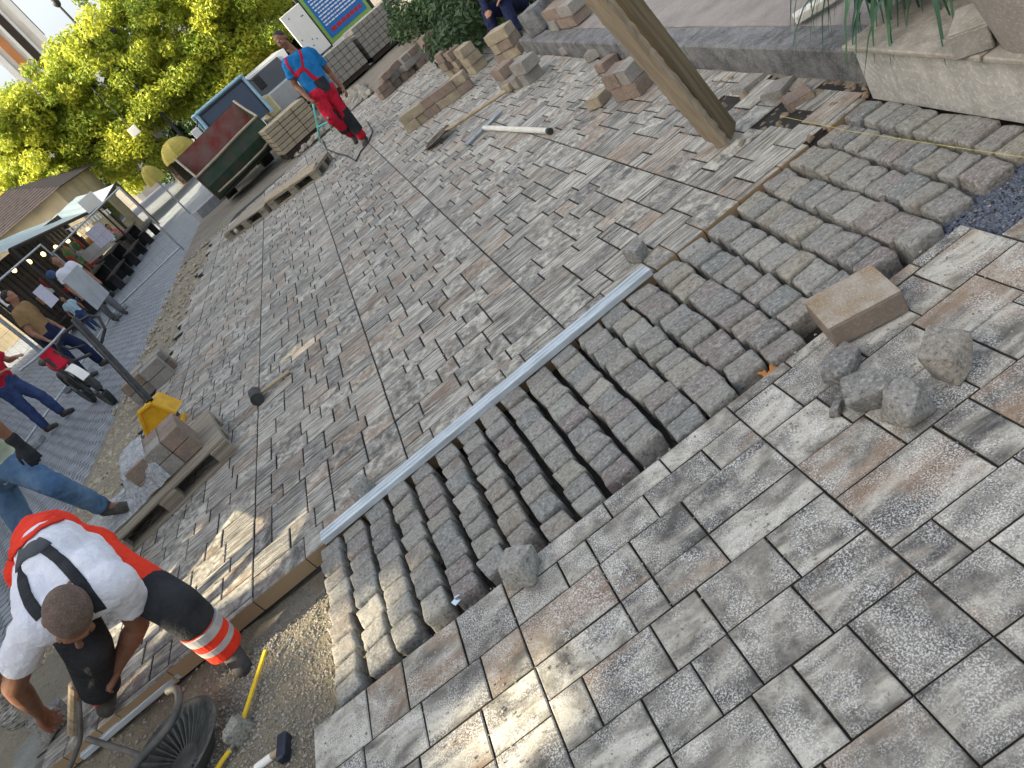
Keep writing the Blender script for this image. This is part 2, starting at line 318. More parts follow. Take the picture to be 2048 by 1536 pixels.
class B:
    """collects shapes into one bmesh"""
    def __init__(s): s.bm = bmesh.new()
    def box(s, c, size, rot=None, bev=0.0):
        mx = Matrix.Translation(Vector(c)) @ (rot.to_4x4() if rot else Matrix()) @ Matrix.Diagonal((size[0], size[1], size[2], 1))
        g = bmesh.ops.create_cube(s.bm, size=1.0, matrix=mx)
        if bev:
            es = list({e for v in g['verts'] for e in v.link_edges})
            bmesh.ops.bevel(s.bm, geom=es, offset=bev, segments=1, affect='EDGES', profile=0.5)
        return s
    def cyl(s, p0, p1, r0, r1=None, seg=12, caps=True):
        p0, p1 = Vector(p0), Vector(p1); r1 = r0 if r1 is None else r1; d = p1 - p0
        if d.length < 1e-6: return s
        q = d.to_track_quat('Z', 'Y').to_matrix().to_4x4()
        bmesh.ops.create_cone(s.bm, cap_ends=caps, segments=seg, radius1=r0, radius2=max(r1, 1e-4), depth=d.length, matrix=Matrix.Translation((p0 + p1) / 2) @ q)
        return s
    def tube(s, pts, r, seg=8, closed=False):
        pts = [Vector(p) for p in pts]; n = len(pts); rings = []
        up = Vector((0, 0, 1))
        for i, p in enumerate(pts):
            a = pts[(i - 1) % n] if (closed or i > 0) else p; b = pts[(i + 1) % n] if (closed or i < n - 1) else p
            t = (b - a).normalized()
            u = t.cross(up)
            if u.length < 0.05: u = t.cross(Vector((1, 0, 0)))
            u.normalize(); v = u.cross(t)
            rr = r[i] if isinstance(r, (list, tuple)) else r
            rings.append([s.bm.verts.new(p + (u * math.cos(k * 2 * math.pi / seg) + v * math.sin(k * 2 * math.pi / seg)) * rr) for k in range(seg)])
        for i in range(n if closed else n - 1):
            A, C = rings[i], rings[(i + 1) % n]
            for k in range(seg): s.bm.faces.new((A[k], A[(k + 1) % seg], C[(k + 1) % seg], C[k]))
        if not closed:
            s.bm.faces.new(rings[0][::-1]); s.bm.faces.new(rings[-1])
        return s
    def ell(s, c, r, rot=None, seg=14):
        mx = Matrix.Translation(Vector(c)) @ (rot.to_4x4() if rot else Matrix()) @ Matrix.Diagonal((r[0], r[1], r[2], 1))
        bmesh.ops.create_uvsphere(s.bm, u_segments=seg, v_segments=max(6, seg * 2 // 3), radius=1.0, matrix=mx); return s
    def cap(s, p0, p1, r0, r1=None, seg=14, end0=True, end1=True):
        r1 = r0 if r1 is None else r1
        s.cyl(p0, p1, r0, r1, seg)
        if end0: s.ell(p0, (r0,) * 3, None, seg)
        if end1: s.ell(p1, (r1,) * 3, None, seg)
        return s
    def poly(s, pts):
        s.bm.faces.new([s.bm.verts.new(Vector(p)) for p in pts]); return s
    def prism(s, poly, axis0, axis1, d):
        """extrude polygon (list of 3D points) along vector d"""
        a = [s.bm.verts.new(Vector(p)) for p in poly]; b = [s.bm.verts.new(Vector(p) + Vector(d)) for p in poly]; n = len(a)
        s.bm.faces.new(a[::-1]); s.bm.faces.new(b)
        for i in range(n): s.bm.faces.new((a[i], a[(i + 1) % n], b[(i + 1) % n], b[i]))
        return s
    def build(s, name, m, parent=None, loc=None, smooth=False):
        bmesh.ops.recalc_face_normals(s.bm, faces=s.bm.faces[:])
        return mesh_obj(name, s.bm, m, parent, loc, smooth)
    def fused(s, name, m, parent=None, voxel=0.01, it=6, loc=None, folds=0.0):
        """fuse the collected volumes into one continuous skin"""
        o = mesh_obj(name, s.bm, m, None)
        COL.objects.unlink(o); TMP.collection.objects.link(o)
        a = o.modifiers.new('r', 'REMESH'); a.mode = 'VOXEL'; a.voxel_size = voxel; a.use_smooth_shade = True
        if it: b = o.modifiers.new('s', 'SMOOTH'); b.factor = 0.5; b.iterations = it
        if folds:
            for k, (nm, sc_, f) in enumerate((('folds_broad', .10, 1.0), ('folds_fine', .035, .55))):
                tx = bpy.data.textures.get(nm) or bpy.data.textures.new(nm, 'CLOUDS'); tx.noise_scale = sc_; tx.noise_depth = 1
                dm_ = o.modifiers.new('d%d' % k, 'DISPLACE'); dm_.texture = tx; dm_.strength = folds * 2.2 * f; dm_.mid_level = .5; dm_.texture_coords = 'LOCAL'
        vl = TMP.view_layers[0]; vl.update(); dg = vl.depsgraph
        me = bpy.data.meshes.new_from_object(o.evaluated_get(dg)); old = o.data
        o.modifiers.clear(); o.data = me; bpy.data.meshes.remove(old); TMP.collection.objects.unlink(o); COL.objects.link(o)
        for p in me.polygons: p.use_smooth = True
        if not me.materials: me.materials.append(m)
        if parent: o.parent = parent
        if loc is not None: o.location = loc
        return o
def rotz(a): return Matrix.Rotation(a, 3, 'Z')
def euler(x, y, z): return (Matrix.Rotation(z, 3, 'Z') @ Matrix.Rotation(y, 3, 'Y') @ Matrix.Rotation(x, 3, 'X'))

# ================================================================== GROUND
def sheet(name, xs, ys, zf, m, kind='structure'):
    bm = bmesh.new(); g = [[bm.verts.new((x, y, zf(x, y))) for x in xs] for y in ys]
    for j in range(len(ys) - 1):
        for i in range(len(xs) - 1): bm.faces.new((g[j][i], g[j][i + 1], g[j + 1][i + 1], g[j + 1][i]))
    o = mesh_obj(name, bm, m); o['kind'] = kind; return o
def frange(a, b, s):
    n = max(1, int(round((b - a) / s))); return [a + (b - a) * i / n for i in range(n + 1)]
def gz(x, y=0):
    if x < -4.2: return street_z(x) - 0.012
    return -0.115
sheet('ground', [-400, -60, -8.7, -4.2, -3.4, 400], [-60, -5, 20, 40, 120, 600], gz, M_GROUND)
sheet('street', frange(-60, -8.7, 10) + frange(-8.7, -4.25, 0.5)[1:], frange(-10, 60, 2.0), lambda x, y: street_z(x), M_STREET)
def bedz(x, y):
    n = noise.noise(Vector((x * 2.3, y * 2.3, 1.7))) * 0.028 + noise.noise(Vector((x * 8, y * 8, 4.2))) * 0.012 + noise.noise(Vector((x * 30, y * 30, 0))) * 0.004
    hump = 0.05 * math.exp(-((x + 1.75) ** 2 / 0.03 + (y - 2.35) ** 2 / 0.09))
    return -0.078 + n + hump - (.028 if y > 2.84 else 0)
sheet('bedding_grit', frange(-4.2, -1.3, 0.022), frange(1.0, 3.15, 0.022), bedz, M_SAND)
sheet('sett_bed', frange(-1.5, 2.1, 0.06), frange(1.95, 3.3, 0.06), lambda x, y: -0.088 + 0.012 * noise.noise(Vector((x * 12, y * 12, 0))), M_GAP)
sheet('blue_grit', frange(1.28, 2.1, 0.03), frange(1.5, 2.35, 0.03), lambda x, y: -0.055 + 0.014 * noise.noise(Vector((x * 9, y * 9, 3))), M_GREYBED)
def edge_x(y): return -3.52 + 0.10 * noise.noise(Vector((0, y * 1.3, 0))) + (0.25 if y < 4.4 else 0)
sheet('gravel_strip', frange(-4.45, -3.3, 0.06), frange(3.3, 16.0, 0.08), lambda x, y: -0.06 + 0.03 * noise.noise(Vector((x * 4, y * 4, 9))) - 0.05 * max(0, (-4.2 - x) / .25), ground_mat('strip_sand', (0.30, 0.27, 0.20), (0.21, 0.19, 0.15), (0.42, 0.38, 0.30), 2.0, 120.0))
sheet('far_bed', frange(-4.4, 2.4, 0.3), frange(15.0, 30.0, 0.4), lambda x, y: -0.045 + 0.02 * noise.noise(Vector((x * 2, y * 2, 9))), M_GROUND)

def stones(name, rects, m, z=0.0, depth=0.05, gap=0.0055, bev=0.005, jit=0.0016, rot=0.0, org=(0, 0)):
    V, F, T = [], [], []; ca, sa = math.cos(rot), math.sin(rot); rnd = random.Random(5)
    for (x0, x1, y0, y1) in rects:
        h = gap / 2; a, b, c, d = x0 + h, x1 - h, y0 + h * .7, y1 - h * .7
        zz = z + rnd.uniform(-jit, jit); tx = rnd.uniform(-jit, jit) * 4; ty = rnd.uniform(-jit, jit) * 4
        jx = [rnd.uniform(-.0012, .0012) for _ in range(8)]
        k = len(V); cx_, cy_ = (a + b) / 2, (c + d) / 2
        ring = [(a + jx[0], c + jx[1]), (b + jx[2], c + jx[3]), (b + jx[4], d + jx[5]), (a + jx[6], d + jx[7])]
        for lvl, (ins, dz) in enumerate(((bev, 0), (0, -bev), (0, -depth))):
            for (px, py) in ring:
                qx = px + (ins if px < cx_ else -ins); qy = py + (ins if py < cy_ else -ins)
                qz = zz + dz + (qx - cx_) * tx + (qy - cy_) * ty
                rx, ry = qx - org[0], qy - org[1]
                V.append((org[0] + rx * ca - ry * sa, org[1] + rx * sa + ry * ca, qz))
        F.append((k, k + 1, k + 2, k + 3))
        for i in range(4):
            j = (i + 1) % 4
            F.append((k + 4 + i, k + 4 + j, k + j, k + i)); F.append((k + 8 + i, k + 8 + j, k + 4 + j, k + 4 + i))
        tn = (rnd.random(), rnd.random(), rnd.random(), 1.0); T += [tn] * 9
    me = bpy.data.meshes.new(name); me.from_pydata(V, [], F); me.update()
    ca_ = me.color_attributes.new('tone', 'FLOAT_COLOR', 'CORNER')
    li = 0
    for p, tn in zip(me.polygons, T):
        for _ in range(p.loop_total): ca_.data[li].color = tn; li += 1
    me.materials.append(m); o = bpy.data.objects.new(name, me); COL.objects.link(o); o['kind'] = 'structure'; return o
WSEQ = [(.252, .168, .126, .215, .252), (.126, .252, .168, .252, .215), (.215, .126, .252, .252, .168), (.168, .252, .215, .126, .252), (.252, .252, .126, .168, .215),
        (.337, .126, .215, .335), (.126, .337, .252, .298)]
def layout(x0, x1, y0, y1, seed, fine=False):
    r = random.Random(seed); out = []; mw, mh = 1.013, 0.73
    nx = int((x1 - x0) / mw) + 3; ny = int((y1 - y0) / mh) + 2
    for i in range(-1, nx):
        sx = x0 + i * mw; yo = r.choice((0, .1825, .365, .5475))
        for j in range(-1, ny):
            sy = y0 + j * mh + yo
            hs = r.choice(((.1825, .1825, .1825, .1825), (.1825, .137, .228, .1825), (.228, .1825, .1825, .137), (.1825, .1825, .228, .137)))
            yy = sy; prev = None
            for h in hs:
                ws = list(r.choice(WSEQ))
                while ws == prev: ws = list(r.choice(WSEQ))
                prev = ws; xx = sx
                for wd in ws:
                    wd = wd * mw / 1.013
                    out.append((xx, min(xx + wd, sx + mw), yy, yy + h)); xx += wd
                yy += h
    return out
# --- foreground slabs: cut at the straight edge along the setts
SLAB_TOP = 2.078
rc = []
for (a, b, c, d) in layout(-1.649 - 1.013, 3.0, 0.2, SLAB_TOP, 21):
    top = 1.915 if (a + b) / 2 > 1.36 else SLAB_TOP
    if c >= top - .03: continue
    d = min(d, top)
    if a < -1.585 and b < -1.45: continue
    a = max(a, -1.585); b = min(b, 2.6)
    if b - a < .05 or d - c < .04: continue
    rc.append((a, b, c, d))
stones('paving_slabs', rc, M_SLAB, 0.0, 0.09, 0.0065, 0.004, 0.002)
sheet('slab_joints', frange(-1.57, 2.6, 0.5), [0.0, 1.0, 1.9], lambda x, y: -0.011, M_GAP)
# --- main field of mixed pavers
ROT = 0.031; OX, OY = -1.42, 3.105
rc = []; rnd = random.Random(3)
for (a, b, c, d) in layout(-3.9, 2.4, OY, 20.0, 8):
    mx, my = (a + b) / 2, (c + d) / 2
    if d < OY + .03: continue
    c = max(c, OY)
    wx = OX + (mx - OX) - (my - OY) * ROT; wy = my + (mx - OX) * ROT
    if wx < edge_x(wy) + .05: continue
    lim = 2.02 if wy < 9.2 else 2.3 + .3 * noise.noise(Vector((wy, 2, 2)))
    if wx + (b - a) / 2 > lim:
        nb = mx + (lim - wx)
        if nb - a < .06: continue
        b = nb
    if wx > 1.62 and wy < 4.4 and rnd.random() < .42: continue
    if wy > 14.55 + .42 * (wx + 3.4) + .5 * noise.noise(Vector((wx, wy, 0))) and wx < 0: continue
    if wy > 15.9 + .25 * noise.noise(Vector((wx * 3, 0, 0))): continue
    rc.append((a, b, c, d))
stones('paver_edge_course', [q for q in rc if q[2] < OY + .02], M_EDGE, 0.0, 0.085, 0.007, 0.004, 0.002, ROT, (OX, OY))
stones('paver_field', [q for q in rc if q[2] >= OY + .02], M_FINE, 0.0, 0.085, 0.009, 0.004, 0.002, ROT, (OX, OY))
sheet('paver_joints', [-3.42, -3.0, 2.0], [3.09, 3.3, 5.0, 9.0, 15.4], lambda x, y: -0.012 if (x > -3.2 and y > 3.2) else -.1, M_GAP)

sheet('gap_dirt', frange(1.4, 2.06, 0.04), frange(3.26, 4.9, 0.05), lambda x, y: -0.028 + 0.014 * noise.noise(Vector((x * 8, y * 8, 2))), M_GROUND)
def scatter(name, n, xr, yr, zf, rr, m, seed, label=None):
    r = random.Random(seed); V, F = [], []
    for i in range(n):
        x, y = r.uniform(*xr), r.uniform(*yr); s = r.uniform(*rr) * (0.6 + 0.8 * r.random()); z = zf(x, y) + s * .25; k = len(V)
        a = r.uniform(0, 6.28); ca, sa = math.cos(a), math.sin(a); sx, sy, sz = s * r.uniform(.7, 1.3), s * r.uniform(.7, 1.3), s * r.uniform(.5, .9)
        for (ux, uy, uz) in ((1, 0, .1), (.2, 1, -.1), (-1, .1, .15), (-.1, -1, 0), (.5, .55, .75), (-.4, .3, .9), (-.1, -.5, .85), (0, 0, -1)):
            X, Y_ = ux * sx, uy * sy; V.append((x + X * ca - Y_ * sa, y + X * sa + Y_ * ca, z + uz * sz))
        for f in ((0, 1, 4), (1, 2, 5), (1, 5, 4), (2, 3, 6), (2, 6, 5), (3, 0, 6), (0, 4, 6), (4, 5, 6), (1, 0, 7), (2, 1, 7), (3, 2, 7), (0, 3, 7)): F.append(tuple(k + q for q in f))
    me = bpy.data.meshes.new(name); me.from_pydata(V, [], F); me.update(); me.materials.append(m)
    o = bpy.data.objects.new(name, me); COL.objects.link(o); o['kind'] = 'stuff'; return o
M_PEB = mat('pebbles_buff', (0.42, 0.37, 0.27), (0.24, 0.20, 0.15), 14, 0.85, 0, 0.2, 60, 0.3)
M_PEBG = mat('pebbles_grey', (0.38, 0.35, 0.29), (0.17, 0.16, 0.14), 60, 0.85, 0, 0.2, 200)
tag(scatter('slab_grit', 2600, (-1.5, 1.9), (1.2, 2.09), lambda x, y: 0.001, (.0012, .0042), M_PEBG, 14), 'loose grit and crumbs scattered over the near slabs', 'gravel')
tag(scatter('field_grit', 2200, (-3.0, 1.9), (3.2, 6.5), lambda x, y: 0.001, (.0015, .005), M_PEBG, 15), 'loose grit swept over the paver field', 'gravel')
tag(scatter('gravel', 3800, (-4.25, -3.35), (4.3, 8.6), lambda x, y: -0.075, (.012, .028), M_PEB, 4), 'loose buff gravel left along the edge of the new paving', 'gravel')
tag(scatter('fine_grit', 9000, (-2.2, -1.3), (1.5, 2.95), bedz, (.0025, .007), M_PEBG, 5), 'fine grey grit spread in the trench beside the slabs', 'gravel')
tag(scatter('bed_stones', 2600, (-4.0, -2.0), (1.4, 3.1), bedz, (.003, .011), M_PEBG, 6), 'scattered small stones on the bedding where the worker crouches', 'gravel')
tag(scatter('blue_chippings', 4200, (1.3, 2.05), (1.85, 2.2), lambda x, y: -0.05, (.004, .009), mat('chippings_blue', (0.14, 0.165, 0.21), (0.06, 0.07, 0.10), 80, bmp=0), 7), 'blue grey stone chippings between the setts and the slabs', 'gravel')
tag(scatter('rubble', 900, (-4.4, -3.2), (8.6, 15.5), lambda x, y: -0.055, (.008, .032), M_PEB, 8), 'buff rubble and dirt along the far edge of the paving', 'rubble')
tag(scatter('kerb_rubble', 500, (1.45, 2.02), (3.25, 4.7), lambda x, y: -0.028, (.006, .03), mat('rubble_brown', (0.25, 0.19, 0.12), (0.15, 0.125, 0.10), 30, bmp=0), 9), 'brown dirt and broken stone in the unpaved gap by the kerb', 'rubble')
tag(scatter('far_rubble', 700, (-1.6, 0.5), (16.2, 19), lambda x, y: -0.03, (.03, .12), M_PEBG, 10), 'dark heap of rubble between the dumper and the paver packs', 'rubble')

# ================================================================== SETTS
def rock_mesh(name, dims, seed, n=5.0, amp=0.09, cuts=4, fr=1.3, m=M_SETT):
    bm = bmesh.new(); bmesh.ops.create_cube(bm, size=2.0); bmesh.ops.subdivide_edges(bm, edges=bm.edges[:], cuts=cuts, use_grid_fill=True)
    o = Vector((seed * 7.31, seed * 3.17, seed * 1.9))
    for v in bm.verts:
        p = v.co.copy(); k = (abs(p.x) ** n + abs(p.y) ** n + abs(p.z) ** n) ** (1 / n); p /= k
        p *= 1 + amp * noise.noise(p * fr + o) + amp * .45 * noise.noise(p * 4.1 + o)
        v.co = Vector((p.x * dims[0], p.y * dims[1], p.z * dims[2]))
    me = bpy.data.meshes.new(name); bm.to_mesh(me); bm.free()
    for p in me.polygons: p.use_smooth = True
    me.materials.append(m); return me
def sett_block(seed):
    bm = bmesh.new(); bmesh.ops.create_cube(bm, size=2.0)
    r = random.Random(seed * 13 + 1)
    for v in bm.verts: v.co += Vector((r.uniform(-.13, .13), r.uniform(-.13, .13), r.uniform(-.06, .06)))
    bmesh.ops.bevel(bm, geom=bm.edges[:], offset=.17, segments=2, affect='EDGES', profile=.55)
    bmesh.ops.subdivide_edges(bm, edges=[e for e in bm.edges if e.calc_length() > .5], cuts=5, use_grid_fill=True)
    bmesh.ops.triangulate(bm, faces=[f for f in bm.faces if len(f.verts) > 4]); o = Vector((seed * 7.31, seed * 3.17, seed * 1.9))
    for v in bm.verts:
        p = v.co; d = .05 * noise.noise(p * 1.5 + o) + .024 * noise.noise(p * 4.0 + o); v.co = p * (1 + d)
        v.co = Vector((v.co.x * .056, v.co.y * .0605, v.co.z * .058))
    me = bpy.data.meshes.new('granite_sett'); bm.to_mesh(me); bm.free()
    for p in me.polygons: p.use_smooth = True
    me.materials.append(M_SETT); return me
SM = [sett_block(i + 1) for i in range(12)]
rnd = random.Random(77); ns = 0
SETTL = 'grey granite sett set loosely in the slanting rows beside the slabs'
SETTG = 'granite setts laid in rows across the strip'
x = -1.452; 
while x < 2.2:
    pitch = rnd.uniform(.132, .146) + .026 * min(1, max(0, (x + .5) / .9)); wx = pitch - rnd.uniform(.022, .034)
    y = 3.086 + .031 * (x + 1.42) + rnd.uniform(-.010, .004); first = True
    stop = 2.092 if x < 0.25 else 2.10 + rnd.uniform(-.02, .05)
    while True:
        L = rnd.choice((.096, .106, .114, .122, .134))
        if y - L < stop - .015:
            rest = y - stop
            if rest > .075: L = rest
            else: break
        cyy = y - L / 2; f = (3.06 - cyy) / 0.97
        xx = x + pitch / 2 + f * (.032 - .085 * min(1, max(0, (x - .1) / 1.0))) + rnd.uniform(-.005, .005)
        if xx < 1.955 - (3.235 - cyy) * .044:
            ob = bpy.data.objects.new('granite_sett', rnd.choice(SM)); COL.objects.link(ob)
            hz = rnd.uniform(.9, 1.1)
            ob.location = (xx, cyy, -0.054 + rnd.uniform(-.008, .005) - (.0 if x > -1.3 else .008))
            ob.scale = (wx / .112, (L - rnd.uniform(.009, .017)) / .119, hz)
            ob.rotation_euler = (rnd.uniform(-.05, .05), rnd.uniform(-.05, .05), rnd.uniform(-.05, .05) + (.10 if x < 0 else -.06))
            if rnd.random() < .5: ob.rotation_euler.z += math.pi
            tag(ob, SETTL, 'sett', SETTG); ns += 1
        y -= L
        if y < stop + .03: break
    x += pitch
print('setts', ns)
def split_rock(name, dims, seed, m):
    """broken stone: flat split faces, worn edges"""
    r = random.Random(seed * 5 + 2); bm = bmesh.new()
    for sx in (-1, 1):
        for sy in (-1, 1):
            for sz in (-1, 1):
                k = 1 - (.45 if r.random() < .3 else 0)
                bm.verts.new(((sx + r.uniform(-.28, .12) * sx) * k, (sy + r.uniform(-.28, .12) * sy) * k, sz * (1 + r.uniform(-.22, .05))))
    for i in range(3):
        a = Vector((r.uniform(-1, 1), r.uniform(-1, 1), r.uniform(-.6, 1))); a /= max(abs(a.x), abs(a.y), abs(a.z)); bm.verts.new(a * 1.05)
    h = bmesh.ops.convex_hull(bm, input=bm.verts[:]); bmesh.ops.delete(bm, geom=[v for v in bm.verts if not v.link_faces], context='VERTS')
    bmesh.ops.dissolve_limit(bm, angle_limit=R(9), verts=bm.verts[:], edges=bm.edges[:])
    bmesh.ops.bevel(bm, geom=bm.edges[:], offset=.09, segments=2, affect='EDGES', profile=.6); bmesh.ops.triangulate(bm, faces=bm.faces[:])
    bmesh.ops.subdivide_edges(bm, edges=[e for e in bm.edges if e.calc_length() > .3], cuts=3); bmesh.ops.triangulate(bm, faces=bm.faces[:]); o = Vector((seed * 3.3, seed, 0))
    for v in bm.verts:
        p = v.co.copy(); v.co = p * (1 + .05 * noise.noise(p * 2.5 + o) + .03 * noise.noise(p * 7 + o)); v.co = Vector((v.co.x * dims[0], v.co.y * dims[1], v.co.z * dims[2]))
    me = bpy.data.meshes.new(name); bm.to_mesh(me); bm.free()
    for p in me.polygons: p.use_smooth = True
    me.materials.append(m); return me
def rock(name, label, px, py, dims, seed, z0=0.0, rz=0.0, rx=0.0, m=M_SETT, n=4.5, amp=.13, group=None, cat='stone', lift=None):
    o = bpy.data.objects.new(name, split_rock(name, dims, seed, m)); COL.objects.link(o)
    p = G(px, py, z0); o.location = (p.x, p.y, z0 + dims[2] * .95 if lift is None else lift); o.rotation_euler = (rx, 0, rz); return tag(o, label, cat, group)
LG = 'loose stones lying on the paving'
rock('granite_sett', 'purplish broken sett on the slabs, furthest right of the loose stones', 1905, 745, (.068, .062, .06), 31, 0, .5, .12, n=6, group=LG)
rock('granite_sett', 'pale greenish sett in the middle of the loose stones on the slabs', 1742, 808, (.066, .055, .05), 32, 0, -.4, 0, n=5, group=LG)
rock('granite_sett', 'dark rounded sett nearest the viewer among the loose stones', 1825, 830, (.062, .06, .052), 33, 0, .2, .15, n=4, group=LG)
rock('granite_sett', 'flat bluish sett lying beside the big loose paver', 1698, 735, (.085, .052, .030), 34, 0, .25, 0, n=5, group=LG)
rock('stone_chip', 'small dark stone chip on the slabs beside the pale sett', 1675, 822, (.028, .016, .016), 35, 0, .6, 0, n=4, group=LG)
rock('granite_sett', 'cracked brown sett on the slab edge below the row of setts', 1055, 1150, (.060, .056, .052), 36, 0, .9, .1, n=5, group=LG)
rock('granite_sett', 'brown sett resting against the end of the long straightedge', 732, 990, (.055, .05, .05), 37, 0, .8, 0, n=5, group=LG)
rock('granite_sett', 'dark reddish sett on the pavers past the far end of the straightedge', 1285, 512, (.058, .05, .042), 38, 0, .3, 0, n=4, group=LG)
rock('granite_sett', 'grey sett lying under the yellow folding rule', 492, 1470, (.058, .05, .048), 39, -.07, .7, .2, n=5, group=LG)

# ================================================================== KERB, PAVEMENT, PLANTER
KH = 0.15
b = B(); y = 9.35; rnd = random.Random(2)
while y > 3.2:
    L = rnd.choice((1.0, 1.2, .8)); y1 = max(y - L, 3.16)
    b.box((2.055 + .09 - (y - 6) * .004, (y + y1) / 2, KH / 2 - .06), (.2, abs(y - y1) - .006, KH + .12), None, .012); y = y1
kb = b.build('kerb', M_KERB); kb['kind'] = 'structure'
stn = []; rnd = random.Random(9); yy = 3.1
while yy < 9.3:
    L = rnd.choice((.6, .75, .9)); xx = 2.25
    for wdt in (.52, .42): stn.append((xx, xx + wdt, yy, yy + L)); xx += wdt
    yy += L
stones('pavement', stn, M_FLAG, KH - .004, .05, .008, .004, .002)
stn = []
for i in range(62):
    for j in range(3): stn.append((3.2 + j * .21, 3.2 + j * .21 + .21, 3.1 + i * .1 + (j % 2) * .05, 3.1 + i * .1 + .1 + (j % 2) * .05))
o = stones('brick_border', stn, M_FINE, KH + .002, .05, .01, .005, .003)
stones('rear_pavement', [(3.84 + i * .6, 4.44 + i * .6, 3.1 + j * .6, 3.7 + j * .6) for i in range(8) for j in range(11)], M_FLAG, KH - .006, .05, .01, .004, .002)
sheet('pavement_bed', [2.2, 9.0], [3.1, 9.35], lambda x, y: KH - .03, M_GAP)
b = B(); b.box((3.6, 9.33, .03), (2.9, .05, .24)); o = b.build('pavement_edge', M_KERB); o['kind'] = 'structure'

pl = thing('planter', 'pitted pale concrete planter wall at the end of the kerb', 'planter', (1.945, 3.235, 0), R(-2.5))
b = B(); b.box((.62, -1.6, .10), (1.2, 3.2, .30), None, .01); b.build('wall', M_PLANTER, pl)
b = B()
for i in range(4): b.box((.15, -.42 - i * .83, .263), (.36, .815, .026), None, .006)
for i in range(2): b.box((.62 + i * .56, -.10, .2625), (.55, .24, .025), None, .006)
b.build('cap', M_CAP, pl)
b = B(); b.box((.78, -1.7, .258), (.88, 2.9, .012)); b.build('soil', M_GROUND, pl)
p = G(2030, 95, .276)
pt = thing('plant_pot', 'big grey concrete pot standing on the planter at the right edge', 'pot', (p.x + .17, p.y - .05, .276))
b = B(); b.cyl((0, 0, 0), (0, 0, .42), .20, .29, 40); b.cyl((0, 0, .421), (0, 0, .47), .31, .32, 40); b.build('pot_body', M_POT, pt, smooth=False)
b = B(); b.cyl((0, 0, .47), (0, 0, .476), .28, .28, 24); b.build('soil', M_GROUND, pt)

# a single stone: bevelled, base at its origin
PM = {}
def stone_mesh(dims, m, seed=0):
    key = (dims, m.name, seed)
    if key not in PM:
        bm = bmesh.new(); bmesh.ops.create_cube(bm, size=1.0, matrix=Matrix.Translation((0, 0, dims[2] / 2)) @ Matrix.Diagonal((dims[0], dims[1], dims[2], 1)))
        bmesh.ops.bevel(bm, geom=bm.edges[:], offset=.006, segments=2, affect='EDGES')
        r = random.Random(seed)
        for v in bm.verts: v.co += Vector((r.uniform(-1, 1), r.uniform(-1, 1), r.uniform(-1, 1))) * .0015
        me = bpy.data.meshes.new('paver'); bm.to_mesh(me); bm.free(); me.materials.append(m); PM[key] = me
    return PM[key]
def paver(label, loc, dims=(.25, .2, .1), rz=0.0, m=None, group=None, rx=0.0, ry=0.0):
    o = bpy.data.objects.new('paver', stone_mesh(dims, m or M_BRKB, int(abs(loc[0] * 97 + loc[1] * 31)) % 4)); COL.objects.link(o)
    o.location = loc; o.rotation_euler = (rx, ry, rz); return tag(o, label, 'paver', group)
def two_tone(label, loc, dims, rz, m_top, m_core, rx=0, ry=0, group=None):
    """loose paver whose face layer shows on top of the core"""
    t = thing('paver', label, 'paver', loc, rz, group); t.rotation_euler = (rx, ry, rz)
    b = B(); b.box((0, 0, dims[2] / 2 - .004), (dims[0], dims[1], dims[2] - .008), None, .005); b.build('core', m_core, t)
    b = B(); b.box((0, 0, dims[2] - .004), (dims[0] - .004, dims[1] - .004, .0085), None, .003); b.build('face_layer', m_top, t)
    return t
M_FACE = mat('paver_face_gritty', (0.27, 0.205, 0.13), (0.40, 0.38, 0.34), 9, 0.85, 0, 0.8, 130, 0.8)
q = G(1712, 648)
two_tone('big brown loose paver lying across the slabs and the row of setts', (q.x + .03, q.y + .02, .004), (.25, .215, .092), R(-14), M_FACE, mat('paver_side', (0.21, 0.165, 0.13), (0.16, 0.135, 0.11), 7, .9, 0, .3, 90, .2), R(-2), R(2))
q = G(1935, 100, .276)
two_tone('grey loose paver sitting on the planter cap against the concrete pot', (q.x + .05, q.y, .277), (.20, .13, .105), R(38), M_CAP, M_BRKG)
# ---- piles and stacks of loose pavers
def pile(px0, px1, n, layers, group, label, m, z=0.0, seed=0, dims=(.25, .18, .1), along=True, spread=.05, drop=.25):
    r = random.Random(seed); a, c = G(*px0, z), G(*px1, z); d = c - a; an = math.atan2(d.y, d.x)
    for L in range(layers):
        for i in range(n):
            if L and r.random() < drop * L: continue
            p = a + d * ((i + .5) / n) + Vector((r.uniform(-spread, spread) * .5, r.uniform(-spread, spread), 0))
            paver(label, (p.x, p.y, z + L * (dims[2] + .002)), dims, an + (0 if along else R(90)) + r.uniform(-.12, .12), m if r.random() < .7 else (M_BRKB if m is not M_BRKB else M_BRKG), group, r.uniform(-.02, .02), r.uniform(-.02, .02))
pile((772, 196), (884, 92), 7, 3, 'pavers piled along the far paving edge', 'brown paver in the long rough pile along the far edge of the paving', M_BRKB, 0.0, 3, (.27, .22, .11), True, .12, .22)
pile((822, 262), (945, 172), 6, 2, 'pavers in the row on the new paving', 'brown paver in the low row lying on the paving above the shovel', M_BRKY, 0.0, 4, (.20, .17, .11), True, .03, .2)
pile((905, 150), (968, 138), 3, 3, 'pavers in the stack by the rubble', 'buff paver in the small stack between the low row and the kerb end', M_BRKY, 0.0, 6, (.26, .2, .12), True, .05, .25)
pile((1022, 172), (1075, 158), 3, 2, 'pavers in the stack before the kerb end', 'grey brown paver in the stack just before the kerb end', M_BRKG, 0.0, 7, (.26, .2, .12), True, .04, .2)
pile((1015, 118), (1040, 105), 2, 3, 'pavers stacked beside the kerb end', 'buff paver stacked where the kerb begins', M_BRKY, 0.0, 8, (.25, .2, .12), True, .03, .1)
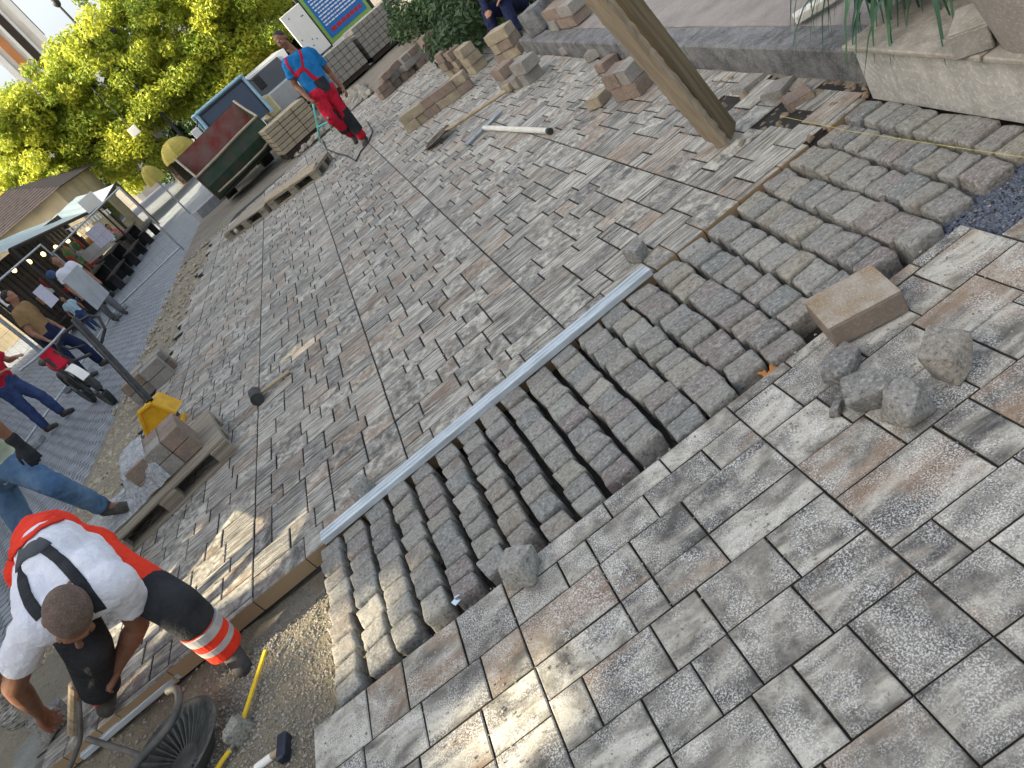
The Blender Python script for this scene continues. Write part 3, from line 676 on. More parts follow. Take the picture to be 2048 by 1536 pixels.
pile((1118, 52), (1165, 42), 3, 2, 'pavers stacked on the pavement', 'reddish paver in the stack on the raised pavement', M_BRKB, KH, 9, (.25, .2, .11), True, .04, .0)
pile((1252, 190), (1292, 178), 2, 2, 'pavers stacked behind the plank', 'dark brown paver of the pair stack behind the leaning planks', M_BRKB, 0.0, 10, (.15, .2, .11), True, .02, .0)
for (px, py, rz_, lb, mm) in ((1205, 212, .6, 'small orange brown paver piece on the paving left of the leaning planks', M_BRKY), (1220, 140, .2, 'reddish brown paver lying by the middle of the kerb', M_BRKB), (1195, 118, .9, 'pale brown paver half under the kerb face', M_BRKG),
                              (1145, 105, .4, 'grey paver lying flat in front of the near kerb stone', M_BRKG), (1030, 180, .3, 'orange paver piece beside the paver stack on the field', M_BRKY), (1560, 188, .5, 'pale grey paver in the unpaved gap by the kerb', M_BRKG), (1600, 205, 1.2, 'square brown paver lying in the gap near the planter', M_BRKB),
                              (1500, 178, .1, 'dusty paver tipped in the dirt behind the planks', M_BRKG)):
    q = G(px, py, -.02); paver(lb, (q.x, q.y, -.05 if px > 1490 else 0.001), (.17, .14, .08), rz_, mm, None, 0, .08)
q = G(1085, 45, KH)
rock('boulder', 'rounded grey stone block on the pavement next to the seated person', 1090, 55, (.16, .12, .14), 51, KH, .5, 0, M_KERB, 4, .1, None, 'stone')
# timber offcut on the pavement
a, c = G(1592, 46, KH + .02), G(1690, -14, KH + .02)
o = B(); d = c - a; L = d.length
o.box((0, 0, .022), (L, .085, .044), None, .004); tb = o.build('timber_offcut', mat('white_painted_wood', (0.62, 0.60, 0.53), (0.48, 0.45, 0.38), 6, .8, 0, .4, 30, .2), None, (a + c) / 2)
tb.rotation_euler = (0, 0, math.atan2(d.y, d.x)); tag(tb, 'whitish timber offcut lying on the raised pavement', 'timber')
# string line
b = B(); b.tube([G(1560, 232, .03), G(1700, 262, .035), G(1880, 290, .04), G(2100, 322, .045)], .0011, 6)
tag(b.build('string_line', mat('yellow_string', (0.62, 0.55, 0.12), rough=.8, bmp=0)), 'thin yellow string stretched over the setts at the right', 'string')

# ================================================================== LEANING PLANKS
def plank(label, foot, top, wv, width, thick, m, ext, seed, rough):
    step = 0.0
    f, tp = Vector(foot), Vector(top); ax = (tp - f).normalized(); wv = Vector(wv); wv = (wv - ax * wv.dot(ax)).normalized(); tv = ax.cross(wv)
    L = (tp - f).length * ext; bm = bmesh.new(); r = random.Random(seed); n = 70; rings = []
    for i in range(n + 1):
        s = L * i / n; step = step if r.random() < .8 else r.uniform(-1, 1) * rough * 1.6; e0 = step + r.uniform(-1, 1) * rough * .35; e1 = r.uniform(-1, 1) * rough * .4
        rings.append([bm.verts.new(q) for q in (Vector((-width / 2 + e0, -thick / 2, s)), Vector((width / 2 + e1, -thick / 2, s)), Vector((width / 2 + e1, thick / 2, s)), Vector((-width / 2 + e0 * .6, thick / 2, s)))])
    for i in range(n):
        for k in range(4): bm.faces.new((rings[i][k], rings[i][(k + 1) % 4], rings[i + 1][(k + 1) % 4], rings[i + 1][k]))
    bm.faces.new(rings[0][::-1]); bm.faces.new(rings[-1]); bmesh.ops.recalc_face_normals(bm, faces=bm.faces[:])
    o = mesh_obj('plank', bm, m); o.matrix_world = Matrix(((wv.x, tv.x, ax.x, f.x), (wv.y, tv.y, ax.y, f.y), (wv.z, tv.z, ax.z, f.z), (0, 0, 0, 1)))
    return tag(o, label, 'plank', 'planks leaning by the kerb')
f1 = G(1463, 268, 0); t1 = PY(1262, 8, 3.62)
plank('dark olive weathered plank, the broad one of the two leaning planks', f1, t1, Vector((.75, .65, 0)), .145, .035, M_PLANKD, 1.9, 3, .003)
f2 = G(1446, 290, 0); t2 = PY(1206, 8, 3.42)
plank('pale splintered plank, the lighter of the two leaning planks', f2, t2, Vector((.55, -.85, 0)), .075, .045, M_PLANKL, 1.9, 5, .012)

# ================================================================== STRAIGHTEDGES AND TOOLS
def rail(label, p0, p1, wd, ht, m=M_ALU):
    a, c = Vector(p0), Vector(p1); d = c - a; L = d.length; bm = B()
    bm.box((0, 0, ht / 2), (L, wd, ht), None, .0025)
    bm.box((0, wd * .18, ht + .0015), (L - .01, .004, .003)); bm.box((0, -wd * .18, ht + .0015), (L - .01, .004, .003))
    o = bm.build('straightedge', m, None, (a + c) / 2); o.rotation_euler = (0, -math.asin(d.z / L), math.atan2(d.y, d.x)); return tag(o, label, 'straightedge', 'aluminium straightedges')
rail('long aluminium straightedge lying along the edge of the paver field on the setts', G(642, 1080, .035) + Vector((0, .022, -.03)), G(1294, 535, .035) + Vector((0, .0, -.03)), .078, .035)
rail('aluminium straightedge lying in the trench under the worker\'s boot', G(655, 1082, -.05) + Vector((0, -.004, -.028)), G(314, 1382, -.05) + Vector((-.5, -.014, -.028)), .058, .032)
def stick(name, label, cat, parts, loc):
    t = thing(name, label, cat, loc)
    for (nm, bm, m) in parts: bm.build(nm, m, t, smooth=False)
    return t
# rubber mallet
a, c = G(515, 795, .035), G(578, 742, .02); t = thing('rubber_mallet', 'black rubber mallet with a wooden handle lying on the pavers', 'mallet', (a.x, a.y, 0))
d = Vector((c.x - a.x, c.y - a.y, 0)).normalized(); n_ = Vector((-d.y, d.x, 0))
B().cyl(n_ * -.085 + Vector((0, 0, .05)), n_ * .085 + Vector((0, 0, .05)), .05, .05, 20).build('head', M_RUBBER, t)
B().cyl(Vector((0, 0, .05)), Vector((c.x - a.x, c.y - a.y, .018)), .014, .016, 10).build('handle', M_HANDLE, t)
# lump hammer bottom
a, c = G(566, 1494, -.03), G(500, 1550, -.05); t = thing('lump_hammer', 'club hammer with a dark steel head and pale handle in the grit', 'hammer', (a.x, a.y, -.06))
d = Vector((c.x - a.x, c.y - a.y, 0)).normalized(); n_ = Vector((-d.y, d.x, 0))
bx = B(); bx.box((0, 0, .026), (.044, .115, .046), rotz(math.atan2(d.y, d.x)), .008); bx.build('head', mat('dark_steel', (0.05, 0.06, 0.085), (0.03, 0.035, 0.05), 20, .45, .6, .2), t)
bh = B(); bh.cap(d * .0 + Vector((0, 0, .026)), d * .27 + Vector((0, 0, .015)), .013, .016, 12); bh.build('handle', M_HANDLE, t)
bh = B(); bh.cyl(d * .06 + Vector((0, 0, .0235)), d * .14 + Vector((0, 0, .0205)), .0150, .0155, 12); bh.build('white_band', M_SIGNW, t)
# folding rule
a, c, e = G(531, 1300, -.01), G(472, 1482, -.035), G(425, 1550, -.045)
t = thing('folding_rule', 'yellow folding rule laid over the trench beside a sett', 'rule', (a.x, a.y, 0))
def bar(bm, p, q, wd, ht):
    p, q = Vector(p), Vector(q); d = q - p; rot = Matrix.Rotation(math.atan2(d.y, d.x), 3, 'Z') @ Matrix.Rotation(-math.asin(d.z / d.length), 3, 'Y')
    bm.box((p + q) / 2, (d.length, wd, ht), rot, .001); return bm
o0 = Vector((a.x, a.y, 0))
bar(B(), a - o0, c - o0, .020, .010).build('first_leaf', M_RULE, t)
gp = (e - c).normalized() * .035
bar(B(), c + gp - o0, e - o0, .021, .010).build('second_leaf', M_RULE, t)
bar(B(), c - gp * .3 - o0, c + gp * 1.3 - o0 , .011, .012).build('hinge', M_GALV, t)
q = c - o0; B().box((q.x, q.y, q.z + .004), (.024, .024, .012), rotz(.7)).build('end_clip', M_RUBBER, t)
# litter
q = G(915, 1203, .0); o = B(); o.box((0, 0, .006), (.035, .022, .004), euler(.4, .2, .6)); o.box((.01, .012, .012), (.02, .02, .003), euler(-.5, .3, .2))
tag(o.build('paper_scrap', mat('pale_blue_paper', (0.55, 0.72, 0.85), (0.65, 0.75, 0.82), 30, bmp=0), None, q), 'crumpled pale blue paper scrap between the setts and the slabs', 'litter')
for (px, py, rz_) in ((1545, 745, .3), (1532, 752, 1.2)):
    q = G(px, py, -.01); o = B(); o.ell((0, 0, .008), (.026, .010, .005), None, 8); o.ell((.012, .01, .010), (.02, .007, .004), rotz(.8), 8)
    tag(o.build('dry_leaf', mat('orange_leaf', (0.42, 0.16, 0.03), (0.30, 0.12, 0.03), 30, bmp=0), None, q), 'curled orange dry leaf by the slab corner' if rz_ < 1 else 'second orange dry leaf, nearer to the row of setts', 'leaf').rotation_euler.z = rz_
# shovel
a, c = G(868, 286, .02), G(1012, 182, .05); t = thing('shovel', 'dusty shovel lying with its blade toward the viewer', 'shovel', (a.x, a.y, 0)); o0 = Vector((a.x, a.y, 0))
d = Vector((c.x - a.x, c.y - a.y, 0)).normalized(); n_ = Vector((-d.y, d.x, 0))
bm = bmesh.new(); rows = []
for i in range(7):
    s = -.12 + .36 * i / 6; hw = (.06 + .10 * math.sin(min(1, (i + .4) / 3) * 1.57)) * (1 if i < 5 else (.95 if i == 5 else .5))
    rows.append([bm.verts.new(d * s + n_ * (hw * k / 3) + Vector((0, 0, .05 + .03 * (abs(k) / 3) ** 2 - .045 * (1 - i / 6)))) for k in range(-3, 4)])
for i in range(6):
    for k in range(6): bm.faces.new((rows[i][k], rows[i][k + 1], rows[i + 1][k + 1], rows[i + 1][k]))
bmesh.ops.solidify(bm, geom=bm.faces[:], thickness=.006); mesh_obj('blade', bm, mat('rusty_steel', (0.26, 0.235, 0.20), (0.16, 0.12, 0.09), 9, .6, .3, .3), t)
B().cyl(d * .2 + Vector((0, 0, .055)), c - o0, .022, .02, 10).build('handle', M_HANDLE, t)
# rake
h0, h1, e = G(933, 290, .03), G(1003, 222, .03), G(1096, 262, .03); t = thing('rake', 'rake with a white handle and a row of tines lying on the pavers', 'rake', (h0.x, h0.y, 0)); o0 = Vector((h0.x, h0.y, 0))
hm = (h0 + h1) / 2
B().cyl(h0 - o0, h1 - o0, .016, .016, 8).build('head_bar', M_GALV, t)
bm = B(); ax = (h1 - h0); nn = Vector((-ax.y, ax.x, 0)).normalized()
for i in range(14):
    p = h0 - o0 + ax * ((i + .5) / 14); bm.cyl(p, p + nn * .11 + Vector((0, 0, -.01)), .008, .006, 6)
bm.build('tines', M_GALV, t)
B().cyl(hm - o0, e - o0, .024, .024, 10).build('handle', mat('white_handle', (0.68, 0.67, 0.60), (0.56, 0.55, 0.48), 12, .6), t)
B().cyl(e - o0 + (e - hm).normalized() * .001, e - o0 + (e - hm).normalized() * .05, .027, .027, 10).build('end_cap', M_RUBBER, t)

# ================================================================== PALLETS, PACKS
def pallet_parts(t, w=1.2, d=.8, ref=None):
    for i in range(7): B().box((0, -d / 2 + .0725 + i * (d - .145) / 6, .132), (w, .105, .022), None, .002).build('deck_board', M_PALLET, t)
    for i in range(3): B().box((-w / 2 + .07 + i * (w - .14) / 2, 0, .109), (.14, d, .022), None, .002).build('cross_board', M_PALLET, t)
    for i in range(3):
        for j in range(3): B().box((-w / 2 + .07 + i * (w - .14) / 2, -d / 2 + .06 + j * (d - .12) / 2, .06), (.14, .1, .074), None, .003).build('block', M_PALLET, t)
    for j in range(3): B().box((0, -d / 2 + .06 + j * (d - .12) / 2, .011), (w, .1, .022), None, .002).build('skid', M_PALLET, t)
q0, q1 = G(212, 1105, .14), G(442, 880, .14); an = math.atan2((q1 - q0).y, (q1 - q0).x)
md = (q0 + q1) / 2; nn = Vector((-math.sin(an), math.cos(an), 0)); c0 = md + nn * .42
t = pal = thing('pallet', 'wooden pallet carrying a small wrapped stack of pavers beside the pallet truck', 'pallet', (c0.x, c0.y, -.0), an); pallet_parts(t, (q1 - q0).length + .04, .84)
ps = thing('paver_pack', 'small wrapped stack of brown pavers on the nearer pallet', 'paver pack', (c0.x, c0.y, .145), an)
k = 0
for L in range(2):
    for i in range(3):
        for j in range(2):
            k += 1; bb = B(); bb.box((.30 - i * .158, -.16 + j * .2, .06 + L * .118), (.154, .196, .114), None, .005); bb.build('paver', M_BRKB if (k * 7) % 3 else M_BRKG, ps)
bm = bmesh.new(); bmesh.ops.create_grid(bm, x_segments=34, y_segments=22, size=.5)
for v in bm.verts:
    x_, y_ = -.30 + v.co.x * .80, .04 + v.co.y * .66
    zt = .245 if x_ > -.11 else max(.012, .245 - (-.11 - x_) * 1.5)
    zt = min(zt, .245 if y_ > -.24 else .245 - (-.24 - y_) * 6); zt = min(zt, .245 if y_ < .26 else .245 - (y_ - .26) * 5)
    wv_ = noise.noise(Vector((x_ * 7, y_ * 7, 0))) + .5 * noise.noise(Vector((x_ * 19, y_ * 19, 3)))
    v.co = Vector((x_, y_ + .02 * wv_, max(.012, zt) + .022 * abs(wv_)))
mesh_obj('plastic_film', bm, M_FILM, ps, smooth=True)
# far pallets
q0, q1 = G(452, 470, .1), G(630, 345, .1); d = (q1 - q0); an = math.atan2(d.y, d.x); nn = Vector((-math.sin(an), math.cos(an), 0))
p_ = q0 + d * .25 + nn * .3; t = thing('pallet', 'empty slatted pallet lying at the edge of the paving in front of the dumper', 'pallet', (p_.x, p_.y, 0), an); pallet_parts(t, d.length * .47, .8)
p_ = q0 + d * .76 + nn * .3; t = thing('pallet', 'warped boards on a second pallet next to the empty slatted one', 'pallet', (p_.x, p_.y, 0), an + .05); pallet_parts(t, d.length * .5, .7)
B().box((-.05, -.20, .165), (d.length * .5, .26, .03), euler(.12, .03, .02), .004).build('loose_board', M_PLANKL, t)
# small stack of blocks
q = G(322, 770, 0); an = .25
k = 0
for i in range(2):
    for L in range(2):
        for j in range(2):
            k += 1; paver('brown grey paver in the little stack by the gravel behind the pallet truck', (q.x - .2 + i * .26, q.y + .05 + j * .22, L * .125), (.25, .2, .12), an, M_BRKG if k % 3 else M_BRKB, 'pavers in the little stack by the gravel')
# big packs
def pack(label, x0, x1, y0, h, dpt, nx, nz, rz=0.0, m=M_BRKG, strap=True):
    t = thing('paver_pack', label, 'paver pack', ((x0 + x1) / 2, y0, 0), rz, 'packs of pavers'); wdt = (x1 - x0)
    B().box((0, dpt / 2, .06), (wdt - .06, dpt - .05, .10)).build('pallet_base', M_DARKWOOD, t)
    b = B(); cw = wdt / nx; ch = (h - .12) / nz; r = random.Random(int(x0 * 100))
    for i in range(nx):
        for k in range(nz):
            b.box((-wdt / 2 + (i + .5) * cw, dpt / 2 + r.uniform(-.006, .006), .12 + (k + .5) * ch), (cw - .012, dpt, ch - .012), None, .006)
    b.build('blocks', m, t)
    B().box((0, dpt / 2, .12 + (h - .12) / 2), (wdt - .02, dpt - .03, h - .15)).build('shadow_core', M_GAP, t)  # dark box inside the pack paints the shade between its blocks
    if strap:
        for sx in (-.27, .27): B().box((wdt * sx, dpt / 2, .12 + (h - .12) / 2 + .004), (.022, dpt + .03, h - .10)).build('strap', M_RUBBER, t)
    return t
qa, qm, qb = G(672, 192, 0), G(745, 128, 0), G(820, 62, 0)
pack('grey pack of pavers behind the standing worker\'s hand', qa.x, qm.x - .05, qa.y, .86, .9, 6, 5, math.atan2(qm.y - qa.y, qm.x - qa.x) * .8, M_BRKG, False)
pack('grey pack of pavers below the blue board, next to the ivy', qm.x + .05, qb.x, qm.y + .1, .92, .9, 7, 6, math.atan2(qb.y - qm.y, qb.x - qm.x), M_BRKG, False)
q = G(618, 285, 0)
pack('buff pack of pavers standing behind the red trouser legs', q.x - .55, q.x + .5, q.y, .72, .8, 3, 6, .25, M_BRKY, False)
q2 = G(548, 205, 0)
b = B(); b.box((0, 0, .25), (1.3, .9, .5), None, .02); o = b.build('concrete_block', M_CONC, None, G(428, 428, -.1) + Vector((-.1, .55, -.02))); o.rotation_euler.z = .5; tag(o, 'grey concrete block at the left foot of the green skip', 'block'); o.scale = (.55, .5, .6)

# ================================================================== SITE DUMPER WITH SKIP
fl, fr_ = PY(393, 356, 16.9), PY(516, 233, 17.3); an = math.atan2(fr_.y - fl.y, fr_.x - fl.x); mid = (fl + fr_) / 2
dm = thing('site_dumper', 'site dumper with a green skip red inside and a pale blue cab frame', 'dumper', (mid.x, mid.y, 0), an)
hw = (fr_ - fl).length / 2; lz = mid.z; roll = math.asin((fr_.z - fl.z) / (2 * hw))
def shell(name, prof, m, par, hw, th=.04):
    """skip plate from a y-z profile, lofted over the width"""
    bm = bmesh.new(); A = [bm.verts.new((-hw, y, z)) for y, z in prof]; C = [bm.verts.new((hw, y, z)) for y, z in prof]
    for i in range(len(prof) - 1): bm.faces.new((A[i], A[i + 1], C[i + 1], C[i]))
    bmesh.ops.recalc_face_normals(bm, faces=bm.faces[:]); bmesh.ops.solidify(bm, geom=bm.faces[:], thickness=th); return mesh_obj(name, bm, m, par)
sk = B().box((0, .62, .30 - lz), (1.5, .9, .14), None, .02).build('skip', M_SKIPG, dm, (0, 0, lz)); sk.rotation_euler = (0, -roll, 0); SZ = lz; lz = 0.0
shell('front_plate', [(0.0, 0), (-.05, -.28), (.04, -.56), (.25, -.64)], M_SKIPG, sk, hw)
shell('inside_plate', [(0.04, -.005), (.12, -.25), (.5, -.37), (.85, -.15), (1.0, .46)], M_SKIPR, sk, hw - .03, .02)
shell('back_plate', [(1.05, .47), (1.0, -.1), (.7, -.55)], M_SKIPG, sk, hw - .1)
for s in (-1, 1):
    b = B(); b.prism([(s * hw, 0, 0), (s * hw, -.05, -.28), (s * hw, .1, -.56), (s * hw, .75, -.6), (s * hw, 1.05, .47), (s * hw, .6, .22)], 0, 0, (-s * .035, 0, 0)); b.build('side_plate', M_SKIPR if s < 0 else M_SKIPG, sk)
B().tube([(-hw, .0, lz + .005), (-.3, -.05, lz + .01), (.35, -.05, lz + .03), (hw, .02, lz + .02)], .028, 8).build('lip_rim', M_RIM, sk)
B().tube([(-hw + .1, -.03, -.48), (-.1, -.10, -.50), (.5, -.10, -.50), (hw - .02, -.03, -.44)], .022, 8).build('lower_rim', M_RIM, sk)
B().tube([(hw - .01, 0.02, .02), (hw - .01, .6, .24), (hw - .01, 1.05, .49)], .026, 8).build('side_rim', M_RIM, sk)
B().tube([(-hw + .01, 0.0, .0), (-hw + .01, .6, .24), (-hw + .01, 1.05, .49)], .026, 8).build('side_rim', M_RIM, sk)
B().box((0, 1.9, .52), (.9, 1.9, .22), None, .03).build('chassis', M_STEELD, dm)
for (x_, y_) in ((-.55, 1.2), (.55, 1.2), (-.6, 2.7), (.6, 2.7)):
    tw = B(); tw.cyl((x_ - .14, y_, .40), (x_ + .14, y_, .40), .40, .40, 28); wo_ = tw.build('wheel', M_RUBBER, dm)
    B().cyl((x_ - .145, y_, .40), (x_ + .145, y_, .40), .2, .2, 20).build('rim', M_CREAM, wo_)
# cab
cA, cB_ = PY(395, 230, 19.2), PY(478, 152, 20.0)
inv = Matrix.Translation((mid.x, mid.y, 0)) @ Matrix.Rotation(an, 4, 'Z'); inv = inv.inverted()
lA, lB = inv @ cA, inv @ cB_; x0_, x1_, y0_, zt = lA.x, lB.x, (lA.y + lB.y) / 2, (lA.z + lB.z) / 2
cab = B().box(((x0_ + x1_) / 2, y0_ + .6, zt + .0), (x1_ - x0_ + .1, 1.25, .07), None, .03).build('cab', M_CABB, dm)
for xx in (x0_, x1_):
    B().tube([(xx + (.0 if xx == x1_ else -.08), y0_ - .12, .72), (xx, y0_ + .02, zt), (xx, y0_ + 1.2, zt), (xx, y0_ + 1.25, .72)], .045, 8).build('pillar', M_CABB, cab)
B().tube([(x0_, y0_, zt), (x1_, y0_, zt)], .04, 8).build('roof_bar', M_CABB, cab)
b = B(); b.prism([(x0_ + .02, y0_ - .1, .75), (x1_ - .02, y0_ - .1, .75), (x1_ - .02, y0_ + .01, zt - .03), (x0_ + .02, y0_ + .01, zt - .03)], 0, 0, (0, .012, 0)); b.build('windscreen', M_GLASS, cab); B().tube([(x0_ + .05, y0_ - .12, .78), (x0_ + .05, y0_ - .01, zt - .07), (x1_ - .05, y0_ - .01, zt - .07), (x1_ - .05, y0_ - .12, .78)], .018, 6).build('window_seal', M_RUBBER, cab)
b = B(); b.box((x1_ + .02, y0_ + .75, zt - .30), (.05, .9, .35), None, .015); b.build('side_panel', M_CREAM, cab)
b = B(); b.box((x1_ + .12, y0_ + .9, .80), (.35, 1.0, .5), None, .05); b.build('engine_cover', M_CREAM, dm)
b = B(); b.box((x0_ - .05, y0_ + .9, .80), (.3, 1.0, .5), None, .05); b.build('engine_cover', M_CREAM, dm)
for s, xx in ((-1, x0_ - .28), (1, x1_ + .22)):
    mr = B().box((xx, y0_ - .1, zt - .35), (.20, .05, .32), None, .02).build('mirror', M_SIGNW if s < 0 else M_STEELD, dm); B().tube([(xx, y0_ - .08, zt - .3), (xx - s * .2, y0_, zt - .12)], .012, 6).build('mirror_arm', M_STEELD, mr)
B().tube([((x0_ + x1_) / 2 - .1, y0_ + .35, 1.0), ((x0_ + x1_) / 2 - .1, y0_ + .2, 1.22)], .02, 6).build('steering_column', M_STEELD, dm)
B().box(((x0_ + x1_) / 2, y0_ + .95, 1.1), (.5, .12, .55), None, .05).build('seat', M_BLACKC, dm)

# small van behind the packs
q = PY(600, 232, 21.5); vn = thing('van', 'small silver van parked behind the buff paver pack', 'van', (q.x, q.y, 0), R(8))
b = B(); b.prism([(-.72, 0, .25), (-.72, 0, .95), (-.62, .25, 1.55), (-.62, 2.9, 1.6), (-.72, 3.0, .9), (-.72, 3.0, .25)], 0, 0, (1.44, 0, 0)); b.build('body', mat('silver_paint', (0.42, 0.44, 0.45), (0.36, 0.38, 0.39), 3, .35, .3, 0), vn)
b = B(); b.prism([(-.60, .035, 1.0), (.60, .035, 1.0), (.54, .22, 1.5), (-.54, .22, 1.5)], 0, 0, (0, -.02, .003)); b.build('windscreen', M_GLASSD, vn)
for s in (-1, 1):
    B().box((s * .70, 1.2, 1.22), (.06, 1.3, .38), None, .01).build('side_window', M_GLASSD, vn)
    for y_ in (.55, 2.4):
        ww = B().cyl((s * .62, y_, .28), (s * .76, y_, .28), .28, .28, 20).build('wheel', M_RUBBER, vn)
    B().ell((s * .5, -.01, .68), (.12, .04, .09)).build('headlight', M_SIGNW, vn)
B().box((0, -.03, .38), (1.45, .12, .18), None, .03).build('bumper', M_STEELD, vn)

# ================================================================== BOARDS
pL, pR = PY(662, 91, 23.6), PY(745, 12, 24.2); an = math.atan2(pR.y - pL.y, pR.x - pL.x); wd = (pR - pL).length; z0 = min(pL.z, pR.z)
t = thing('notice_board', 'tall blue notice board with white lines of text and a red line below', 'board', (pL.x, pL.y, 0), an)
B().box((wd / 2, .04, z0 + 1.25), (wd - .12, .05, 2.5), None, .005).build('panel_green', M_BOARDG, t)
B().box((wd / 2, .008, z0 + 1.29), (wd - .34, .022, 2.34), None, .004).build('panel', M_BOARDB, t)
for xx in (0, wd): B().box((xx, .05, (z0 + 2.7) / 2), (.09, .1, z0 + 2.7), None, .006).build('post', M_STEELD, t)
B().box((wd / 2, .05, z0 - .04), (wd - .1, .07, .06)).build('bottom_rail', M_SIGNW, t)
r = random.Random(3)
for i in range(20):
    b = B(); xx = .24 + (.05 if i % 5 == 4 else 0); end = wd - .26 - r.uniform(.0, .45)
    while xx < end:
        l = r.uniform(.04, .16); b.box((xx + l / 2, -.006, z0 + .46 + i * .088), (l, .006, .034)); xx += l + .025
    b.build('text_line', M_SIGNW, t)
b = B(); xx = .30
while xx < wd - .3:
    l = r.uniform(.1, .2); b.box((xx + l / 2, -.006, z0 + .28), (l, .006, .10)); xx += l + .03
b.build('red_text_line', M_SIGNR, t)
s0, s1 = PY(612, 104, 22.8), PY(650, 75, 23.0); wd = (s1 - s0).length; an = math.atan2(s1.y - s0.y, s1.x - s0.x)
t = thing('sign', 'plain white sign panel on a post behind the standing worker\'s head', 'sign', (s0.x, s0.y, 0), an)
b = B(); b.box((wd / 2, 0, 1.48), (wd, .04, 1.28), None, .01); b.build('panel', M_SIGNW, t)
B().box((wd * .5, .06, 1.0), (.07, .06, 2.0)).build('post', M_STEELD, t)
b = B(); r = random.Random(4)
for i in range(9): b.box((r.uniform(.08, wd - .08), -.022, r.uniform(.95, 2.05)), (.03, .006, .03))
b.build('specks', M_BLACKC, t)

# ================================================================== MESH FENCE
def fence(label, p0, p1, h=2.0, g='temporary mesh fence panels along the street'):
    p0, p1 = Vector(p0), Vector(p1); d = p1 - p0; L = Vector((d.x, d.y, 0)).length; an = math.atan2(d.y, d.x); zs = (p1.z - p0.z)
    t = thing('fence_panel', label, 'fence', p0, an, g)
    f = lambda s, z: (s, 0, z + zs * s / L)
    b = B()
    for s in (.03, L - .03): b.tube([f(s, .05), f(s, h)], .019, 8)
    for z in (.15, h - .02): b.tube([f(.03, z), f(L - .03, z)], .02, 8)
    b.build('frame', M_GALV, t)
    b = B(); n = int(L / .16)
    for i in range(1, n): b.cyl(f(L * i / n, .15), f(L * i / n, h - .02), .0013, None, 4, False)
    for k in range(1, 9): b.cyl(f(.03, .15 + k * .2), f(L - .03, .15 + k * .2), .0015, None, 4, False)
    b.build('wire_mesh', M_STEELD, t)
    for s in (0.02,):
        b = B(); q = f(s, 0); b.box((q[0], 0, q[2] + .06), (.22, .62, .13), None, .03); b.build('concrete_foot', M_CONC, t)
    return t
FA = GS(243, 628); FBp = GS(374, 502); F0 = GS(62, 905); F1 = GS(160, 765)
fence('nearest fence panel, the one behind the moped', F0, F1); fence('mesh fence panel with a grey sheet hung on it', F1, FA); fence('mesh fence panel beyond the grey sheet', FA, FBp, 1.75)
fe = GS(440, 440)
def sheet_on(label, px, py, Y, w_, h_, m, rz=0.0):
    p = PY(px, py, Y); o = B(); o.box((0, 0, 0), (w_, .012, h_), None, .002); o = o.build('notice_sheet', m, None, p); o.rotation_euler.z = rz; return tag(o, label, 'notice', 'sheets hung on the fence')
dd = FA - F1; fa = math.atan2(dd.y, dd.x)
sheet_on('large grey sheet hung on the mesh fence', 174, 574, 14.2, .95, .70, mat('grey_sheet', (0.40, 0.42, 0.44), (0.30, 0.32, 0.34), 3, .7, 0, .1), fa)
sheet_on('lilac printed paper on the fence near the street crossing', 92, 592, 12.9, .42, .34, M_PAPER, fa)
sheet_on('lilac printed paper hanging inside the stall', 200, 470, 17.6, .5, .42, M_PAPER, fa + 1.2)
sheet_on('grey white jagged sheet under the lilac paper in the stall', 192, 500, 22.6, 1.05, .36, mat('dirty_white_sheet', (0.50, 0.48, 0.43), (0.40, 0.38, 0.34), 4, .8, 0, .1), fa + 1.2)
sheet_on('small cream paper at the left edge by the seated man', 5, 597, 15.0, .3, .3, M_SIGNW, fa)

# ================================================================== STALL WITH PALE CANOPY
c1, c2, c3 = PY(20, 500, 20.5), PY(205, 412, 28.5), PY(232, 366, 31.0)
st = thing('market_stall', 'dark wooden stall with a pale blue canopy beside the street', 'stall', (c1.x, c1.y, street_z(-8)))
bm = bmesh.new(); o0 = Vector((c1.x, c1.y, street_z(-8)))
r0 = [(c1 - o0), (c2 - o0), (c3 - o0 + Vector((0, 0, 0)))]
back = [(c1 - o0) + Vector((-1.9, 1.0, .75)), (c2 - o0) + Vector((-1.9, 1.0, .7)), (c3 - o0) + Vector((-1.6, .6, .5))]
vs = []
for i in range(13):
    s = i / 12 * 2; k = min(1, int(s)); f = s - k
    a = r0[k].lerp(r0[k + 1], f); c = back[k].lerp(back[k + 1], f)
    vs.append([bm.verts.new(a.lerp(c, j / 4) + Vector((0, 0, -.05 * math.sin(j / 4 * 3.14) + .015 * math.sin(i * 2.1)))) for j in range(5)])
for i in range(12):
    for j in range(4): bm.faces.new((vs[i][j], vs[i + 1][j], vs[i + 1][j + 1], vs[i][j + 1]))
bmesh.ops.solidify(bm, geom=bm.faces[:], thickness=.03); mesh_obj('canopy', bm, M_CANOPY, st)
b = B(); b.tube([r0[0], r0[1], r0[2]], .05, 6); b.build('eaves_beam', M_DARKWOOD, st)
for k, p in enumerate((r0[0], r0[0].lerp(r0[1], .5), r0[1], r0[2])):
    B().box((p.x, p.y, p.z / 2), (.09, .09, p.z)).build('post', M_DARKWOOD, st)
dv = (r0[1] - r0[0]); nx_ = Vector((-dv.y, dv.x, 0)).normalized()
for i in range(22):
    p = r0[0].lerp(r0[1], i / 21) + nx_ * 1.35; B().box((p.x, p.y, 1.2), (.05, .27, 2.4), rotz(math.atan2(dv.y, dv.x) - R(90))).build('back_plank', M_DARKWOOD, st)
b = B()
for i in range(12):
    p = r0[1].lerp(r0[0], .02 + i * .045) + Vector((.05, 0, -.26)); b.box((p.x, p.y, p.z), (.03, .13, .16))
